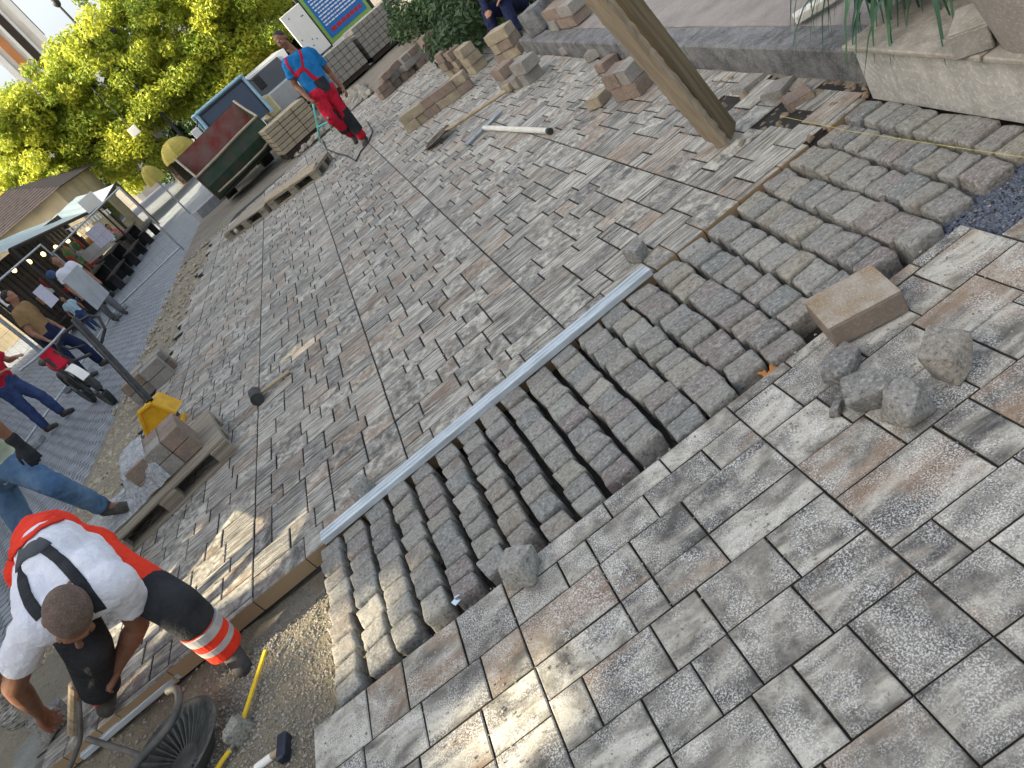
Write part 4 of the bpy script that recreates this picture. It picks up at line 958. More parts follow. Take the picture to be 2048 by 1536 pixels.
b.tube([r0[1].lerp(r0[0], .0) + Vector((.05, 0, -.17)), r0[1].lerp(r0[0], .55) + Vector((.05, 0, -.17))], .012, 5); b.build('bunting', M_SIGNW, st)
b = B()
for i in range(7):
    p = r0[0].lerp(r0[1], .05 + i * .13) + nx_ * .5 + Vector((0, 0, -.35)); b.ell(p, (.06, .06, .07), None, 10)
bo = b.build('lamp_string', None, st); ml = bpy.data.materials.new('warm_lamp'); tt_, bb_ = nodes(ml); bb_.inputs['Base Color'].default_value = (.9, .6, .2, 1); bb_.inputs['Emission Color'].default_value = (1, .62, .2, 1); bb_.inputs['Emission Strength'].default_value = 2.2; bo.data.materials.append(ml)
r = random.Random(6)
GM = [('red', mat('goods_red', (0.40, 0.05, 0.04), rough=.7)), ('pale', mat('goods_pale', (0.55, 0.52, 0.46), rough=.7)), ('orange', mat('goods_orange', (0.50, 0.24, 0.07), rough=.7)), ('blue', mat('goods_blue', (0.10, 0.16, 0.34), rough=.7)), ('green', mat('goods_green', (0.10, 0.20, 0.07), rough=.7))]
for i in range(34):
    s = r.uniform(.05, .97); p = o0 + r0[0].lerp(r0[1], s) + nx_ * r.uniform(.15, 1.1); nm, mm = GM[i % 5]; hang = i % 3 == 0
    z = (o0.z + r.uniform(1.15, 1.55)) if hang else (o0.z + r.choice((.45, .78, 1.05)) + r.uniform(0, .05))
    b = B()
    if hang: b.ell((0, 0, 0), (r.uniform(.06, .16), r.uniform(.05, .1), r.uniform(.10, .26)), None, 10); b.cyl((0, 0, .1), (0, 0, .55), .006, None, 5)
    else: b.box((0, 0, 0), (r.uniform(.14, .4), r.uniform(.12, .3), r.uniform(.1, .26)), rotz(r.uniform(0, 3)), .015)
    o = b.build('hanging_goods' if hang else 'goods_box', mm, None, (p.x, p.y, z)); tag(o, nm + (' goods hanging under the stall canopy' if hang else ' goods box displayed in the dark stall'), 'goods', nm + (' hanging goods in the stall' if hang else ' goods boxes in the stall'))
for i in range(3):
    p = o0 + r0[0].lerp(r0[1], .2 + i * .3) + nx_ * .7; o = B(); o.box((0, 0, .36), (1.5, .7, .05), rotz(math.atan2(dv.y, dv.x))); o.box((0, 0, .17), (1.3, .6, .33), rotz(math.atan2(dv.y, dv.x))); o = o.build('display_counter', M_DARKWOOD, None, (p.x, p.y, o0.z)); tag(o, ('nearest', 'middle', 'furthest')[i] + ' of the three low display counters in the dark stall', 'counter')
# tables and benches in front of the stall
def table(label, x, y, rz_):
    t = thing('beer_table', label, 'table', (x, y, street_z(x)), rz_, 'tables and benches by the stall')
    B().box((0, 0, .75), (1.6, .5, .04)).build('table_top', M_DARKWOOD, t)
    for s in (-.65, .65): B().box((s, 0, .37), (.06, .42, .74)).build('leg', M_STEELD, t)
    for s in (-.55, .55):
        bn = B().box((0, s, .45), (1.6, .26, .04)).build('bench', M_DARKWOOD, t)
        for q_ in (-.65, .65): B().box((q_, s, .22), (.05, .22, .44)).build('bench_leg', M_STEELD, bn)
sa_ = math.atan2(dv.y, dv.x); q = o0 + r0[0].lerp(r0[1], .22); table('dark table and benches nearest to the viewer in the stall', q.x + .25, q.y, sa_)
q = o0 + r0[0].lerp(r0[1], .52); table('dark table and benches in the middle of the stall', q.x + .25, q.y, sa_)
q = o0 + r0[0].lerp(r0[1], .85); table('dark table and benches at the far end of the stall', q.x + .25, q.y, sa_)
o0s, r0s = o0.copy(), [v.copy() for v in r0]
# parasol
def dome(z0, h, rr):
    b = B(); bm = b.bm; rings = []
    for i in range(7):
        a = i / 6 * 1.5; rings.append([bm.verts.new((math.cos(k * math.pi / 8) * rr * math.cos(a) * (1 - .05 * (k % 2) * math.cos(a)), math.sin(k * math.pi / 8) * rr * math.cos(a) * (1 - .05 * (k % 2) * math.cos(a)), z0 + h * math.sin(a) - .03 * (k % 2) * math.cos(a))) for k in range(16)])
    for i in range(6):
        for k in range(16): bm.faces.new((rings[i][k], rings[i][(k + 1) % 16], rings[i + 1][(k + 1) % 16], rings[i + 1][k]))
    bm.faces.new(rings[-1]); bmesh.ops.solidify(bm, geom=bm.faces[:], thickness=.02); return b
p = PY(345, 292, 25.0); t = thing('parasol', 'pale yellow parasol in the sun beyond the street', 'parasol', (p.x, p.y, street_z(p.x)))
dome(p.z - street_z(p.x) - .3, .5, .55).build('canopy', M_PARA, t); B().cyl((0, 0, 0), (0, 0, p.z - street_z(p.x)), .025, .025, 8).build('pole', M_GALV, t)
p = PY(298, 345, 24.0); t = thing('parasol', 'folded cream and yellow parasol hanging over the far tables', 'parasol', (p.x, p.y, street_z(p.x)))
dome(p.z - street_z(p.x) - .3, .5, .3).build('canopy', M_PARA, t); B().cyl((0, 0, 0), (0, 0, p.z - street_z(p.x)), .025, .025, 8).build('pole', M_GALV, t)
for (px, py, Y, w_, h_, lb) in ((180, 405, 26, .55, .45, 'cream menu board at the far end of the stall'), (268, 262, 27, .3, .28, 'white lantern box hanging under the tree')):
    p = PY(px, py, Y); o = B(); o.box((0, 0, 0), (w_, .06, h_), None, .01); o = o.build('sign_board' if Y == 26 else 'lantern', M_SIGNW, None, p); tag(o, lb, 'sign' if Y == 26 else 'lantern')
    if Y == 26: B().box((0, .05, -p.z / 2), (.05, .04, p.z - .3 + .6)).build('post', M_DARKWOOD, o)
    else: B().tube([(0, 0, .14), (0, 0, 1.6)], .012, 6).build('cord', M_STEELD, o)

# ================================================================== BUILDINGS
def house(name, label, x0, x1, y0, y1, h, mw, roof_h=2.2, ridge='Y', wins=(), cat='house'):
    t = thing(name, label, cat, ((x0 + x1) / 2, (y0 + y1) / 2, -.55)); W, L = x1 - x0, y1 - y0
    b = B(); b.box((0, 0, h / 2), (W, L, h)); b.build('wall', mw, t); o_ = .35
    b = B()
    if ridge == 'Y': b.prism([(-W / 2 - o_, -L / 2 - o_, h - .1), (W / 2 + o_, -L / 2 - o_, h - .1), (0, -L / 2 - o_, h + roof_h)], 0, 0, (0, L + 2 * o_, 0))
    elif ridge == 'H':          # hipped roof
        e = [(-W / 2 - o_, -L / 2 - o_, h - .1), (W / 2 + o_, -L / 2 - o_, h - .1), (W / 2 + o_, L / 2 + o_, h - .1), (-W / 2 - o_, L / 2 + o_, h - .1)]; rd = [(-W / 2 + 2.2, 0, h + roof_h), (W / 2 - 2.2, 0, h + roof_h)]
        for f in ((e[0], e[1], rd[1], rd[0]), (e[2], e[3], rd[0], rd[1]), (e[1], e[2], rd[1]), (e[3], e[0], rd[0]), (e[3], e[2], e[1], e[0])): b.poly(f)
        bmesh.ops.remove_doubles(b.bm, verts=b.bm.verts[:], dist=.001)
    else: b.prism([(-W / 2 - o_, -L / 2 - o_, h - .1), (-W / 2 - o_, L / 2 + o_, h - .1), (-W / 2 - o_, 0, h + roof_h)], 0, 0, (W + 2 * o_, 0, 0))
    rf = b.build('roof', M_ROOFT, t)
    b = B(); n = 14
    for i in range(n):
        f = (i + .5) / n
        if ridge == 'Y':
            for s in (-1, 1): b.box((s * (W / 2 + o_) * (1 - f), 0, h - .1 + (roof_h + .1) * f + .03), (.05, L + 2 * o_ - .02, .05))
        else:
            for s in (-1, 1): b.box((0, s * (L / 2 + o_) * (1 - f), h - .1 + (roof_h + .1) * f + .02), (W + 2 * o_ - .06 - (5.1 * f if ridge == 'H' else 0), .05, .05))
    b.build('tile_course', M_ROOFT, rf)
    for (sx, sy, sz, ww, wh) in wins:
        px_ = sx * (W / 2 + .002) if abs(sx) == 1 else sx * W / 2; py_ = sy * (L / 2 + .002) if abs(sy) == 1 else sy * L / 2
        dx = .08 if abs(sx) == 1 else ww; dy = .08 if abs(sy) == 1 else ww
        f = B().box((px_, py_, sz), (dx + (.12 if dx > .1 else 0), dy + (.12 if dy > .1 else 0), wh + .12)).build('window', M_SIGNW, t)
        B().box((px_ + (.03 * sx if abs(sx) == 1 else 0), py_ + (.03 * sy if abs(sy) == 1 else 0), sz), (dx, dy, wh)).build('pane', M_GLASSD, f)
    return t
house('ochre_house', 'low ochre house with a dark tiled roof behind the stall', -24.0, -10.9, 33.0, 38.4, 3.45, M_WALLY, 1.1, 'H', ((1, .2, 1.5, .8, 1.1), (.3, -1, 1.6, .8, 1.1), (-.3, -1, 1.6, .8, 1.1)))
house('orange_house', 'orange rendered house behind the left side of the big tree', -27.0, -17.6, 47.0, 56.0, 8.6, M_WALLO, 2.0, 'Y', ((.4, -1, 3.5, .9, 1.3), (-.4, -1, 3.5, .9, 1.3)))
p = PY(22, 75, 60.0); tw = thing('church_tower', 'pale tower with a tall dark louvre window rising above the tree', 'tower', (p.x - .35, p.y + 1.6, -.5), R(12))
B().box((0, 0, 13), (3.3, 3.3, 26)).build('wall', M_WALLW, tw)
for s in (-1, 1):
    B().box((s * 1.45, -1.66, 13), (.4, .12, 26)).build('pilaster', M_SIGNW, tw)
fw = B().box((.35, -1.68, 12.0), (.85, .1, 7.4)).build('window', M_SIGNW, tw); B().box((.35, -1.72, 12.0), (.5, .08, 7.0)).build('louvre', M_DARKWOOD, fw)
B().box((-.62, -1.68, 12.0), (.5, .08, 13)).build('brick_stripe', M_WALLO, tw)
B().box((1.66, 0, 14.5), (.1, .6, 6.0)).build('louvre', M_DARKWOOD, tw)
b = B(); b.cyl((0, 0, 26), (0, 0, 33), 2.5, .1, 4); b.build('spire', M_ROOFT, tw)
p = PY(112, 5, 38.0); t = thing('street_lamp', 'street lamp with a ball top standing clear above the tree', 'street lamp', (p.x, p.y, -.5)); hh = p.z + .5
B().cyl((0, 0, 0), (0, 0, hh - .2), .10, .05, 10).build('pole', M_STEELD, t); B().ell((0, 0, hh), (.16, .16, .2)).build('lamp_head', M_STEELD, t)
for s in (-1, 1):
    am = B().tube([(0, 0, hh - 1.9), (s * .35, 0, hh - 1.45), (s * .8, 0, hh - 1.5), (s * .95, 0, hh - 1.85)], .025, 6).build('bracket', M_STEELD, t); B().ell((s * .95, 0, hh - 1.98), (.13, .13, .15)).build('lantern', M_STEELD, am)
# houses added out of frame on the left to shade the yard
WN = tuple((1, -.8 + .4 * i, z, 1.0, 1.5) for i in range(5) for z in (2.0, 5.2))
house('shade_house', 'unseen grey house added for shade beyond the cream one', -21, -14.6, 19.0, 24.3, 8.6, M_CONC, 2.4, 'Y', WN[:2])
house('shade_house', 'unseen tall cream house added for shade at the far left of the street', -18.6, -12.0, 7.2, 18.6, 8.6, M_WALLW, 2.4, 'Y', WN)
house('shade_house', 'unseen tall ochre house added for shade beside the camera', -18.6, -12.0, -22.0, -2.6, 8.8, M_WALLY, 2.4, 'Y', WN)

# ================================================================== TREES AND PLANTS
def leaves(name, blobs, n, size, m, par=None, seed=1, flat=.0, holes=()):
    r = random.Random(seed); V, F, T = [], [], []; tot = sum(b_[3] ** 2 for b_ in blobs)
    for (bx, by, bz, br) in blobs:
        k = int(n * br ** 2 / tot); shade = r.random()
        for i in range(k):
            u = Vector((r.gauss(0, 1), r.gauss(0, 1), r.gauss(0, 1))).normalized(); rad = br * (r.random() ** .38)
            p = Vector((bx, by, bz)) + Vector((u.x * rad, u.y * rad, u.z * rad * .8))
            skip = False
            for (ho, hd, hr) in holes:
                w_ = p - ho
                if (w_ - hd * w_.dot(hd)).length < hr + .09: skip = True; break
            if skip: continue
            s = size * r.uniform(.6, 1.3); a = (u * .6 + Vector((r.gauss(0, 1), r.gauss(0, 1), r.gauss(0, 1) + .3))).normalized()
            t1 = a.cross(Vector((r.gauss(0, 1), r.gauss(0, 1), r.gauss(0, 1)))).normalized(); t2 = a.cross(t1); q = len(V)
            V += [tuple(p - t1 * s), tuple(p + t2 * s * .45 + a * s * .12), tuple(p + t1 * s), tuple(p - t2 * s * .45 + a * s * .12)]; F.append((q, q + 1, q + 2, q + 3))
            T.append(min(1, max(0, .5 * shade + .5 * r.random())))
    me = bpy.data.meshes.new(name); me.from_pydata(V, [], F); me.update()
    ca_ = me.color_attributes.new('tone', 'FLOAT_COLOR', 'CORNER'); buf = []
    for tn in T: buf += [tn, tn, tn, 1.0] * 4
    ca_.data.foreach_set('color', buf); me.materials.append(m); o = bpy.data.objects.new(name, me); COL.objects.link(o)
    if par: o.parent = par
    return o
def tree(label, x, y, z0, h, crown, n, size, m, seed, trunk_r=.22, group=None, holes=()):
    t = thing('tree', label, 'tree', (x, y, z0), 0, group); r = random.Random(seed)
    bt = B(); bt.tube([(0, 0, 0), (.08, .02, h * .25), (-.05, .1, h * .55), (.05, 0, h * .8)], [trunk_r, trunk_r * .8, trunk_r * .55, trunk_r * .2], 10)
    for i in range(9):
        a = r.uniform(0, 6.28); z = h * r.uniform(.25, .6); l = h * r.uniform(.25, .42); e = Vector((math.cos(a) * l, math.sin(a) * l, z + l * .6))
        bt.tube([(0, 0, z), tuple(e * .5 + Vector((0, 0, z * .5 + .1))), tuple(e)], [trunk_r * .4, trunk_r * .25, trunk_r * .08], 6)
    bt.build('trunk', M_BARK, t)
    hl = [(ho - Vector((x, y, z0)), hd, hr) for (ho, hd, hr) in holes]
    leaves('crown', crown(r), n, size, m, t, seed, 0, hl); return t
# the big sunlit tree: crown outline set from its real extent
ext = [PY(px, py, 40.0) for (px, py) in ((55, 215), (40, 300), (110, 150), (110, 250), (75, 340), (180, 110), (190, 200), (170, 300), (260, 60), (270, 150), (250, 240), (330, 30), (350, 110), (330, 190), (400, 60), (410, 140), (380, 200), (450, 60), (455, 110), (130, 360), (30, 345), (220, 330), (470, 20), (300, 0), (420, -20), (360, -60), (290, 270), (220, 60), (150, 200), (60, 260), (15, 260), (25, 330), (110, 320), (160, 260), (240, 190), (300, 110), (380, 20), (430, 100), (340, 150), (215, 250), (260, 300), (160, 340), (90, 190), (140, 110), (200, 30), (480, 120), (420, 180), (310, 200), (480, 20), (505, 70), (512, -10), (455, 90), (445, 150), (530, 30), (500, 130), (470, -40))]
tx, ty = -8.6, 41.0
def crownA(r):
    out = []
    for p in ext:
        for k in range(9): out.append((p.x - tx + r.gauss(0, .62), p.y - ty + r.uniform(-2.4, 2.0), p.z + .4 + r.gauss(0, .55), r.uniform(.28, .85)))
    return out
tree('big yellow green tree full in the sun behind the street', tx, ty, -.5, 9.0, crownA, 160000, .105, M_LEAFY, 5, .38)
ext2 = [PY(px, py, 45.0) for (px, py) in ((560, -10), (520, 20), (500, -40), (540, 60), (490, 120), (430, 190), (460, 230), (520, 110), (590, -40), (400, 250), (345, 240), (560, 100), (620, 20), (600, 60), (650, -20), (640, 40), (540, 150), (580, 160), (470, 180), (300, 300), (250, 330), (200, 350), (360, 300))]
def crownB(r):
    out = []
    for p in ext2:
        for k in range(5): out.append((p.x + 4.2 + r.gauss(0, .8), p.y - 45.5 + r.uniform(-.6, 2.4), p.z + .4 + r.gauss(0, .6), r.uniform(.45, 1.05)))
    return out
tree('dark green tree standing in shade behind the yellow green one', -4.2, 45.5, -.5, 7.0, crownB, 52000, .14, M_LEAFD, 7, .28)
# orange blossoms near the dark tree
# ivy bank at the top
def bank(label, cs, n, size, m, seed):
    o = leaves('shrub', cs, n, size, m, None, seed); return tag(o, label, 'shrub')
cs = [G(px, py, .35) for (px, py) in ((840, 25), (880, 30), (925, 38), (965, 30), (905, 5), (950, 0), (860, 0), (990, 10))]
r = random.Random(8)
sh = thing('shrub', 'dark green ivy bank at the top beyond the paver piles', 'shrub', (cs[0].x, cs[0].y, 0))
bl = []
for c in cs:
    for k in range(7): bl.append((c.x - cs[0].x + r.uniform(-.5, .7), c.y - cs[0].y + r.uniform(-.7, 1.2), .25 + r.uniform(-.2, .6), r.uniform(.25, .5)))
leaves('foliage', bl, 15000, .06, M_LEAFD, sh, 9); B().tube([(0, 0, 0), (.3, .3, .5)], .04, 6).build('stem', M_BARK, sh)
hd = leaves('low_growth', [(G(px, py, .1).x, G(px, py, .1).y, .05, .45) for (px, py) in ((845, 62), (880, 58), (915, 64), (950, 70), (980, 62), (860, 75))], 2600, .03, leaf_mat('dry_grass', (0.16, 0.18, 0.11), (0.34, 0.34, 0.25)), None, 12); tag(hd, 'dry pale grass and weeds below the ivy bank', 'grass', None, 'stuff')
for (px, n_, lb) in ((1705, 12, 'strap leaved plant hanging over the left end of the planter'), (1765, 16, 'denser strap leaved plant in the middle of the planter'), (1850, 14, 'tall strap leaved plant in the planter next to the pot')):
    p = G(px + 20, 22, .27); t = thing('strap_plant', lb, 'plant', (p.x + .16, p.y - .02, .26), 0, 'strap leaved plants in the planter'); r = random.Random(px)
    V, F, T = [], [], []
    for i in range(n_ * 4):
        a = r.uniform(0, 6.28); L = r.uniform(.25, .52); wd_ = r.uniform(.010, .018); bx_, by_ = r.uniform(-.08, .08), r.uniform(-.09, .09); up = r.uniform(.16, .42); q0_ = len(V); tn = r.random()
        for k in range(7):
            s = k / 6; rr = L * s; z = up * 4 * s * (1 - s) * .8 + .22 * s * (1 - s) - .05 * s * s; ww = wd_ * (1 - s ** 3) + .001
            V += [(bx_ + math.cos(a) * rr - math.sin(a) * ww, by_ + math.sin(a) * rr + math.cos(a) * ww, z), (bx_ + math.cos(a) * rr + math.sin(a) * ww, by_ + math.sin(a) * rr - math.cos(a) * ww, z)]
        for k in range(6): F.append((q0_ + 2 * k, q0_ + 2 * k + 1, q0_ + 2 * k + 3, q0_ + 2 * k + 2)); T.append(tn)
    me = bpy.data.meshes.new('blades'); me.from_pydata(V, [], F); me.update(); ca_ = me.color_attributes.new('tone', 'FLOAT_COLOR', 'CORNER'); buf = []
    for tn in T: buf += [tn, tn, tn, 1.0] * 4
    ca_.data.foreach_set('color', buf); me.materials.append(M_BLADE); o = bpy.data.objects.new('blades', me); COL.objects.link(o); o.parent = t
    for p_ in me.polygons: p_.use_smooth = True
# unseen tree added between the shading houses; crown gaps cut to make sun patches
HOLES = []
for (px, py, rr) in ((375, 1140, .36), (430, 1178, .32), (545, 1225, .17), (515, 1265, .16), (600, 1250, .10), (680, 1275, .16), (665, 1320, .12), (780, 1290, .06), (1000, 1430, .14), (1060, 1480, .08), (615, 690, .05), (655, 672, .04), (575, 712, .04)):
    HOLES.append((G(px, py, 0), SUN_DIR, rr))
def crownC(r):
    out = []
    for i in range(240): out.append((r.uniform(-1.8, 1.3), r.uniform(-6.0, 5.4), r.uniform(1.0, 9.8), r.uniform(.7, 1.1)))
    for i in range(40): out.append((r.uniform(-1.8, 1.3), r.uniform(-4.6, -.8), r.uniform(5.6, 8.6), r.uniform(.7, 1.1)))
    return out
tree('unseen dense tree added for shade between the two added houses', -11.6, 2.9, -.5, 8.0, crownC, 112000, .17, M_LEAFD, 15, .25, None, HOLES)

# ================================================================== PALLET TRUCK, TUB, MOPED
bs = PY(312, 838, 6.35); hb = Vector((bs.x, bs.y, 0)); hd_ = PY(165, 640, 7.0)
t = thing('pallet_truck', 'pallet truck with a yellow body and a long black handle behind the wrapped stack', 'pallet truck', (hb.x, hb.y, -.05))
loc = lambda v: v - Vector((hb.x, hb.y, -.05))
ya, yb, yc, yd = (loc(PY(x_, y_, 6.3)) for (x_, y_) in ((303, 806), (352, 826), (300, 884), (278, 826)))
b = B(); b.prism([ya, yb, yc, yd], 0, 0, (.05, .16, 0)); yb_ = b.build('body', M_YEL, t)
b = B(); b.tube([ya, yb], .022, 8); b.tube([ya, yd], .022, 8); b.tube([yd, yc], .02, 8); b.build('body_frame', M_YEL, t)
for s in (-.14, .14):
    b = B(); b.box((s - .08, -.35, .07), (.14, .9, .05), rotz(-.1), .01); b.build('fork', M_YEL, t)
b = B(); b.cyl((-.08, .12, .1), (.08, .12, .1), .1, .1, 20); b.build('wheel', M_RUBBER, t)
h1 = loc(PY(300, 803, 6.32)); h2 = loc(PY(132, 622, 7.05)); hx = (h2 - h1).normalized()
B().tube([h1, h1.lerp(h2, .9)], .034, 12).build('handle_tube', M_STEELD, t)
pts = [loc(PY(x_, y_, Y)) for (x_, y_, Y) in ((182, 708, 6.85), (148, 722, 6.9), (126, 712, 6.92), (114, 690, 6.95), (124, 670, 7.0), (152, 648, 7.05), (178, 632, 7.05), (197, 634, 7.02), (210, 658, 6.95), (203, 684, 6.88), (194, 700, 6.83))]
B().tube(pts, .015, 10).build('handle_loop', M_STEELD, t)
B().tube([loc(PY(170, 690, 6.9)), loc(PY(140, 698, 6.95)), loc(PY(124, 694, 6.98))], .01, 8).build('release_lever', M_STEELD, t)

# black tub with ribbed inside and a bent tube frame
c0 = G(292, 1478, .16); t = thing('mortar_tub', 'dusty black tub with a ribbed inside and bent grey tube handles', 'tub', (c0.x, c0.y, -.07))
R0, HT = .235, .10; NS = 144; bm = bmesh.new(); rings = []
prof = [(.14, .0, 0), (.215, .085, 0), (R0, .092, 0), (R0 + .010, HT, 0), (R0 - .002, HT + .004, 0), (R0 - .016, HT - .006, 0), (.205, .088, 1), (.165, .066, 1), (.115, .046, 1), (.085, .036, 1), (.07, .03, 0), (.03, .028, 0)]
for (rr, z, rib) in prof:
    rings.append([bm.verts.new((math.cos(k * 2 * math.pi / NS) * (rr - (0)), math.sin(k * 2 * math.pi / NS) * (rr), z - (.020 if rib and (k // 2) % 2 == 0 else 0))) for k in range(NS)])
for i in range(len(rings) - 1):
    for k in range(NS): bm.faces.new((rings[i][k], rings[i][(k + 1) % NS], rings[i + 1][(k + 1) % NS], rings[i + 1][k]))
bm.faces.new(rings[0][::-1]); bm.faces.new(rings[-1]); bmesh.ops.recalc_face_normals(bm, faces=bm.faces[:]); mesh_obj('tub_body', bm, M_TUB, t)
o0 = Vector((c0.x, c0.y, -.07))
def arc(pix, r_, nm, m=M_TUBE):
    pts = [D(*p_) - o0 for p_ in pix]; out = []
    for i in range(len(pts) - 1):
        a_, b_, c_, d_ = pts[max(0, i - 1)], pts[i], pts[i + 1], pts[min(len(pts) - 1, i + 2)]
        for k in range(6):
            s = k / 6; out.append(.5 * ((2 * b_) + (c_ - a_) * s + (2 * a_ - 5 * b_ + 4 * c_ - d_) * s * s + (3 * b_ - a_ - 3 * c_ + d_) * s ** 3))
    out.append(pts[-1]); return B().tube(out, r_, 10).build(nm, m, t, smooth=True)
arc([(336, 1382, 3.35), (352, 1378, 3.3), (358, 1400, 3.25), (345, 1440, 3.2), (315, 1480, 3.15), (285, 1512, 3.1), (255, 1550, 3.05)], .017, 'handle')
arc([(176, 1478, 3.3), (215, 1490, 3.25), (255, 1502, 3.2), (290, 1515, 3.15)], .014, 'cross_tube')
arc([(158, 1400, 3.45), (161, 1450, 3.4), (160, 1480, 3.32), (148, 1515, 3.25), (132, 1550, 3.2)], .011, 'frame_tube')
# things beside the tub
q = G(60, 1515, -.06); o = B(); o.prism([(-.20, -.16, 0), (.22, -.2, 0), (.24, .12, 0), (.02, .2, 0), (-.16, .14, 0)], 0, 0, (0, 0, .045)); o = o.build('stone_slab', mat('greenish_slab', (0.235, 0.245, 0.22), (0.17, 0.18, 0.16), 6, .85, 0, .3, 60, .15), None, (q.x + .12, q.y - .02, -.06)); o.rotation_euler.z = .3; tag(o, 'flat greenish grey stone slab on the grit below the crouching worker', 'slab')
a, c = D(148, 1372, 3.6), D(146, 1462, 3.75); o = B(); d = c - a; o.cap(Vector((0, 0, 0)), d, .026, .028, 10); tag(o.build('wooden_peg', M_PLANKL, None, a), 'short pale wooden peg standing between the worker\'s knees', 'peg')
rock('granite_sett', 'pale grey sett held under the crouching worker\'s right hand', 118, 1452, (.085, .07, .065), 41, 0.004, .5, .1, n=6)
rock('granite_sett', 'dark split sett behind the held one, against the wooden peg', 138, 1432, (.05, .035, .055), 42, 0.004, .9, .1, n=5)

# moped
fw_, rw_ = GS(228, 806), GS(92, 800); rw_ = fw_ + (rw_ - fw_).normalized() * 1.25
an = math.atan2((fw_ - rw_).y, (fw_ - rw_).x); t = thing('moped', 'small red and white dirt bike standing on the old setts by the fence', 'moped', ((fw_ + rw_) / 2), an)
for x_ in (-.6, .62):
    bm = B(); bm.tube([(x_ + .27 * math.cos(k * 6.2832 / 28), 0, .30 + .27 * math.sin(k * 6.2832 / 28)) for k in range(28)], .045, 8, True); ww = bm.build('wheel', M_RUBBER, t)
    bm = B(); bm.cyl((x_, -.05, .3), (x_, .05, .3), .05, .05, 12)
    for k in range(10): bm.cyl((x_, 0, .3), (x_ + .25 * math.cos(k * .628), 0, .3 + .25 * math.sin(k * .628)), .004, None, 5)
    bm.build('spokes', M_GALV, ww)
for s in (-.07, .07): B().tube([(.62, s, .3), (.40, s, .92)], .022, 8).build('fork', M_STEELD, t)
B().tube([(.38, -.36, 1.02), (.40, -.15, 1.0), (.40, .15, 1.0), (.38, .36, 1.02)], .016, 8).build('handlebar', M_GALV, t)
b = B()
for i in range(9):
    a_ = R(150 - i * 14); p = Vector((.62 + .37 * math.cos(a_), 0, .32 + .37 * math.sin(a_))); b.box(p, (.10, .11, .014), Matrix.Rotation(-a_ + math.pi / 2, 3, 'Y'))
b.build('front_fender', M_SIGNW, t)
b = B(); b.tube([(.36, 0, .9), (.05, 0, .72), (-.55, 0, .78)], .03, 8); b.tube([(.36, 0, .85), (.1, 0, .35), (-.25, 0, .32), (-.58, 0, .32)], .025, 8); b.tube([(-.1, 0, .72), (-.25, 0, .32)], .025, 8); b.build('frame', M_SKIPR, t)
b = B(); b.ell((.18, 0, .78), (.22, .11, .12)); b.build('tank', mat('glossy_red', (0.50, 0.02, 0.03), (0.42, 0.02, 0.03), 5, .25, 0, 0), t)
b = B(); b.ell((-.3, 0, .84), (.36, .10, .06)); b.build('seat', M_RUBBER, t)
b = B(); b.box((.0, 0, .45), (.28, .18, .26), None, .04); b.build('engine', M_STEELD, t)
b = B(); b.prism([(.30, -.09, .98), (.47, -.09, .72), (.50, .09, .72), (.33, .09, .98)], 0, 0, (.02, 0, .02)); b.build('number_plate', M_REDC, t)

# ================================================================== PEOPLE
def lp(a, b, f): return a + (b - a) * f
def head(bk, c, up, fw, s=1.0):
    up = up.normalized(); fw = (fw - up * fw.dot(up)).normalized(); rt = fw.cross(up)
    rot = Matrix((rt, fw, up)).transposed()
    P = lambda x, y, z: c + rt * x * s + fw * y * s + up * z * s
    bk.ell(P(0, -.012, .028), (.077 * s, .096 * s, .092 * s), rot, 20); bk.ell(P(0, .022, -.045), (.060 * s, .068 * s, .075 * s), rot, 16)
    bk.ell(P(0, .052, -.088), (.032 * s, .030 * s, .026 * s), rot, 12); bk.ell(P(0, .078, .022), (.05 * s, .02 * s, .014 * s), rot, 10)
    bk.cap(P(0, .086, .008), P(0, .108, -.030), .010 * s, .015 * s, 10); bk.ell(P(0, .082, -.066), (.024 * s, .012 * s, .009 * s), rot, 10)
    for q in (-1, 1):
        bk.ell(P(q * .079, -.010, -.012), (.011 * s, .022 * s, .033 * s), rot, 10); bk.ell(P(q * .042, .060, -.030), (.024 * s, .022 * s, .022 * s), rot, 10)
    return P, rot
def eyes(P, rot, par, s=1.0):
    for q in (-1, 1):
        e = B().ell(P(q * .031, .078, .004), (.013 * s, .010 * s, .009 * s), rot, 10).build('eye', M_EYE, par, smooth=True)
        B().ell(P(q * .031, .0865, .004), (.006 * s, .004 * s, .006 * s), rot, 8).build('pupil', M_PUPIL, e, smooth=True)
        B().cap(P(q * .014, .088, .023), P(q * .046, .080, .023), .0045 * s, .003 * s, 6).build('eyebrow', M_HAIR, par, smooth=True)
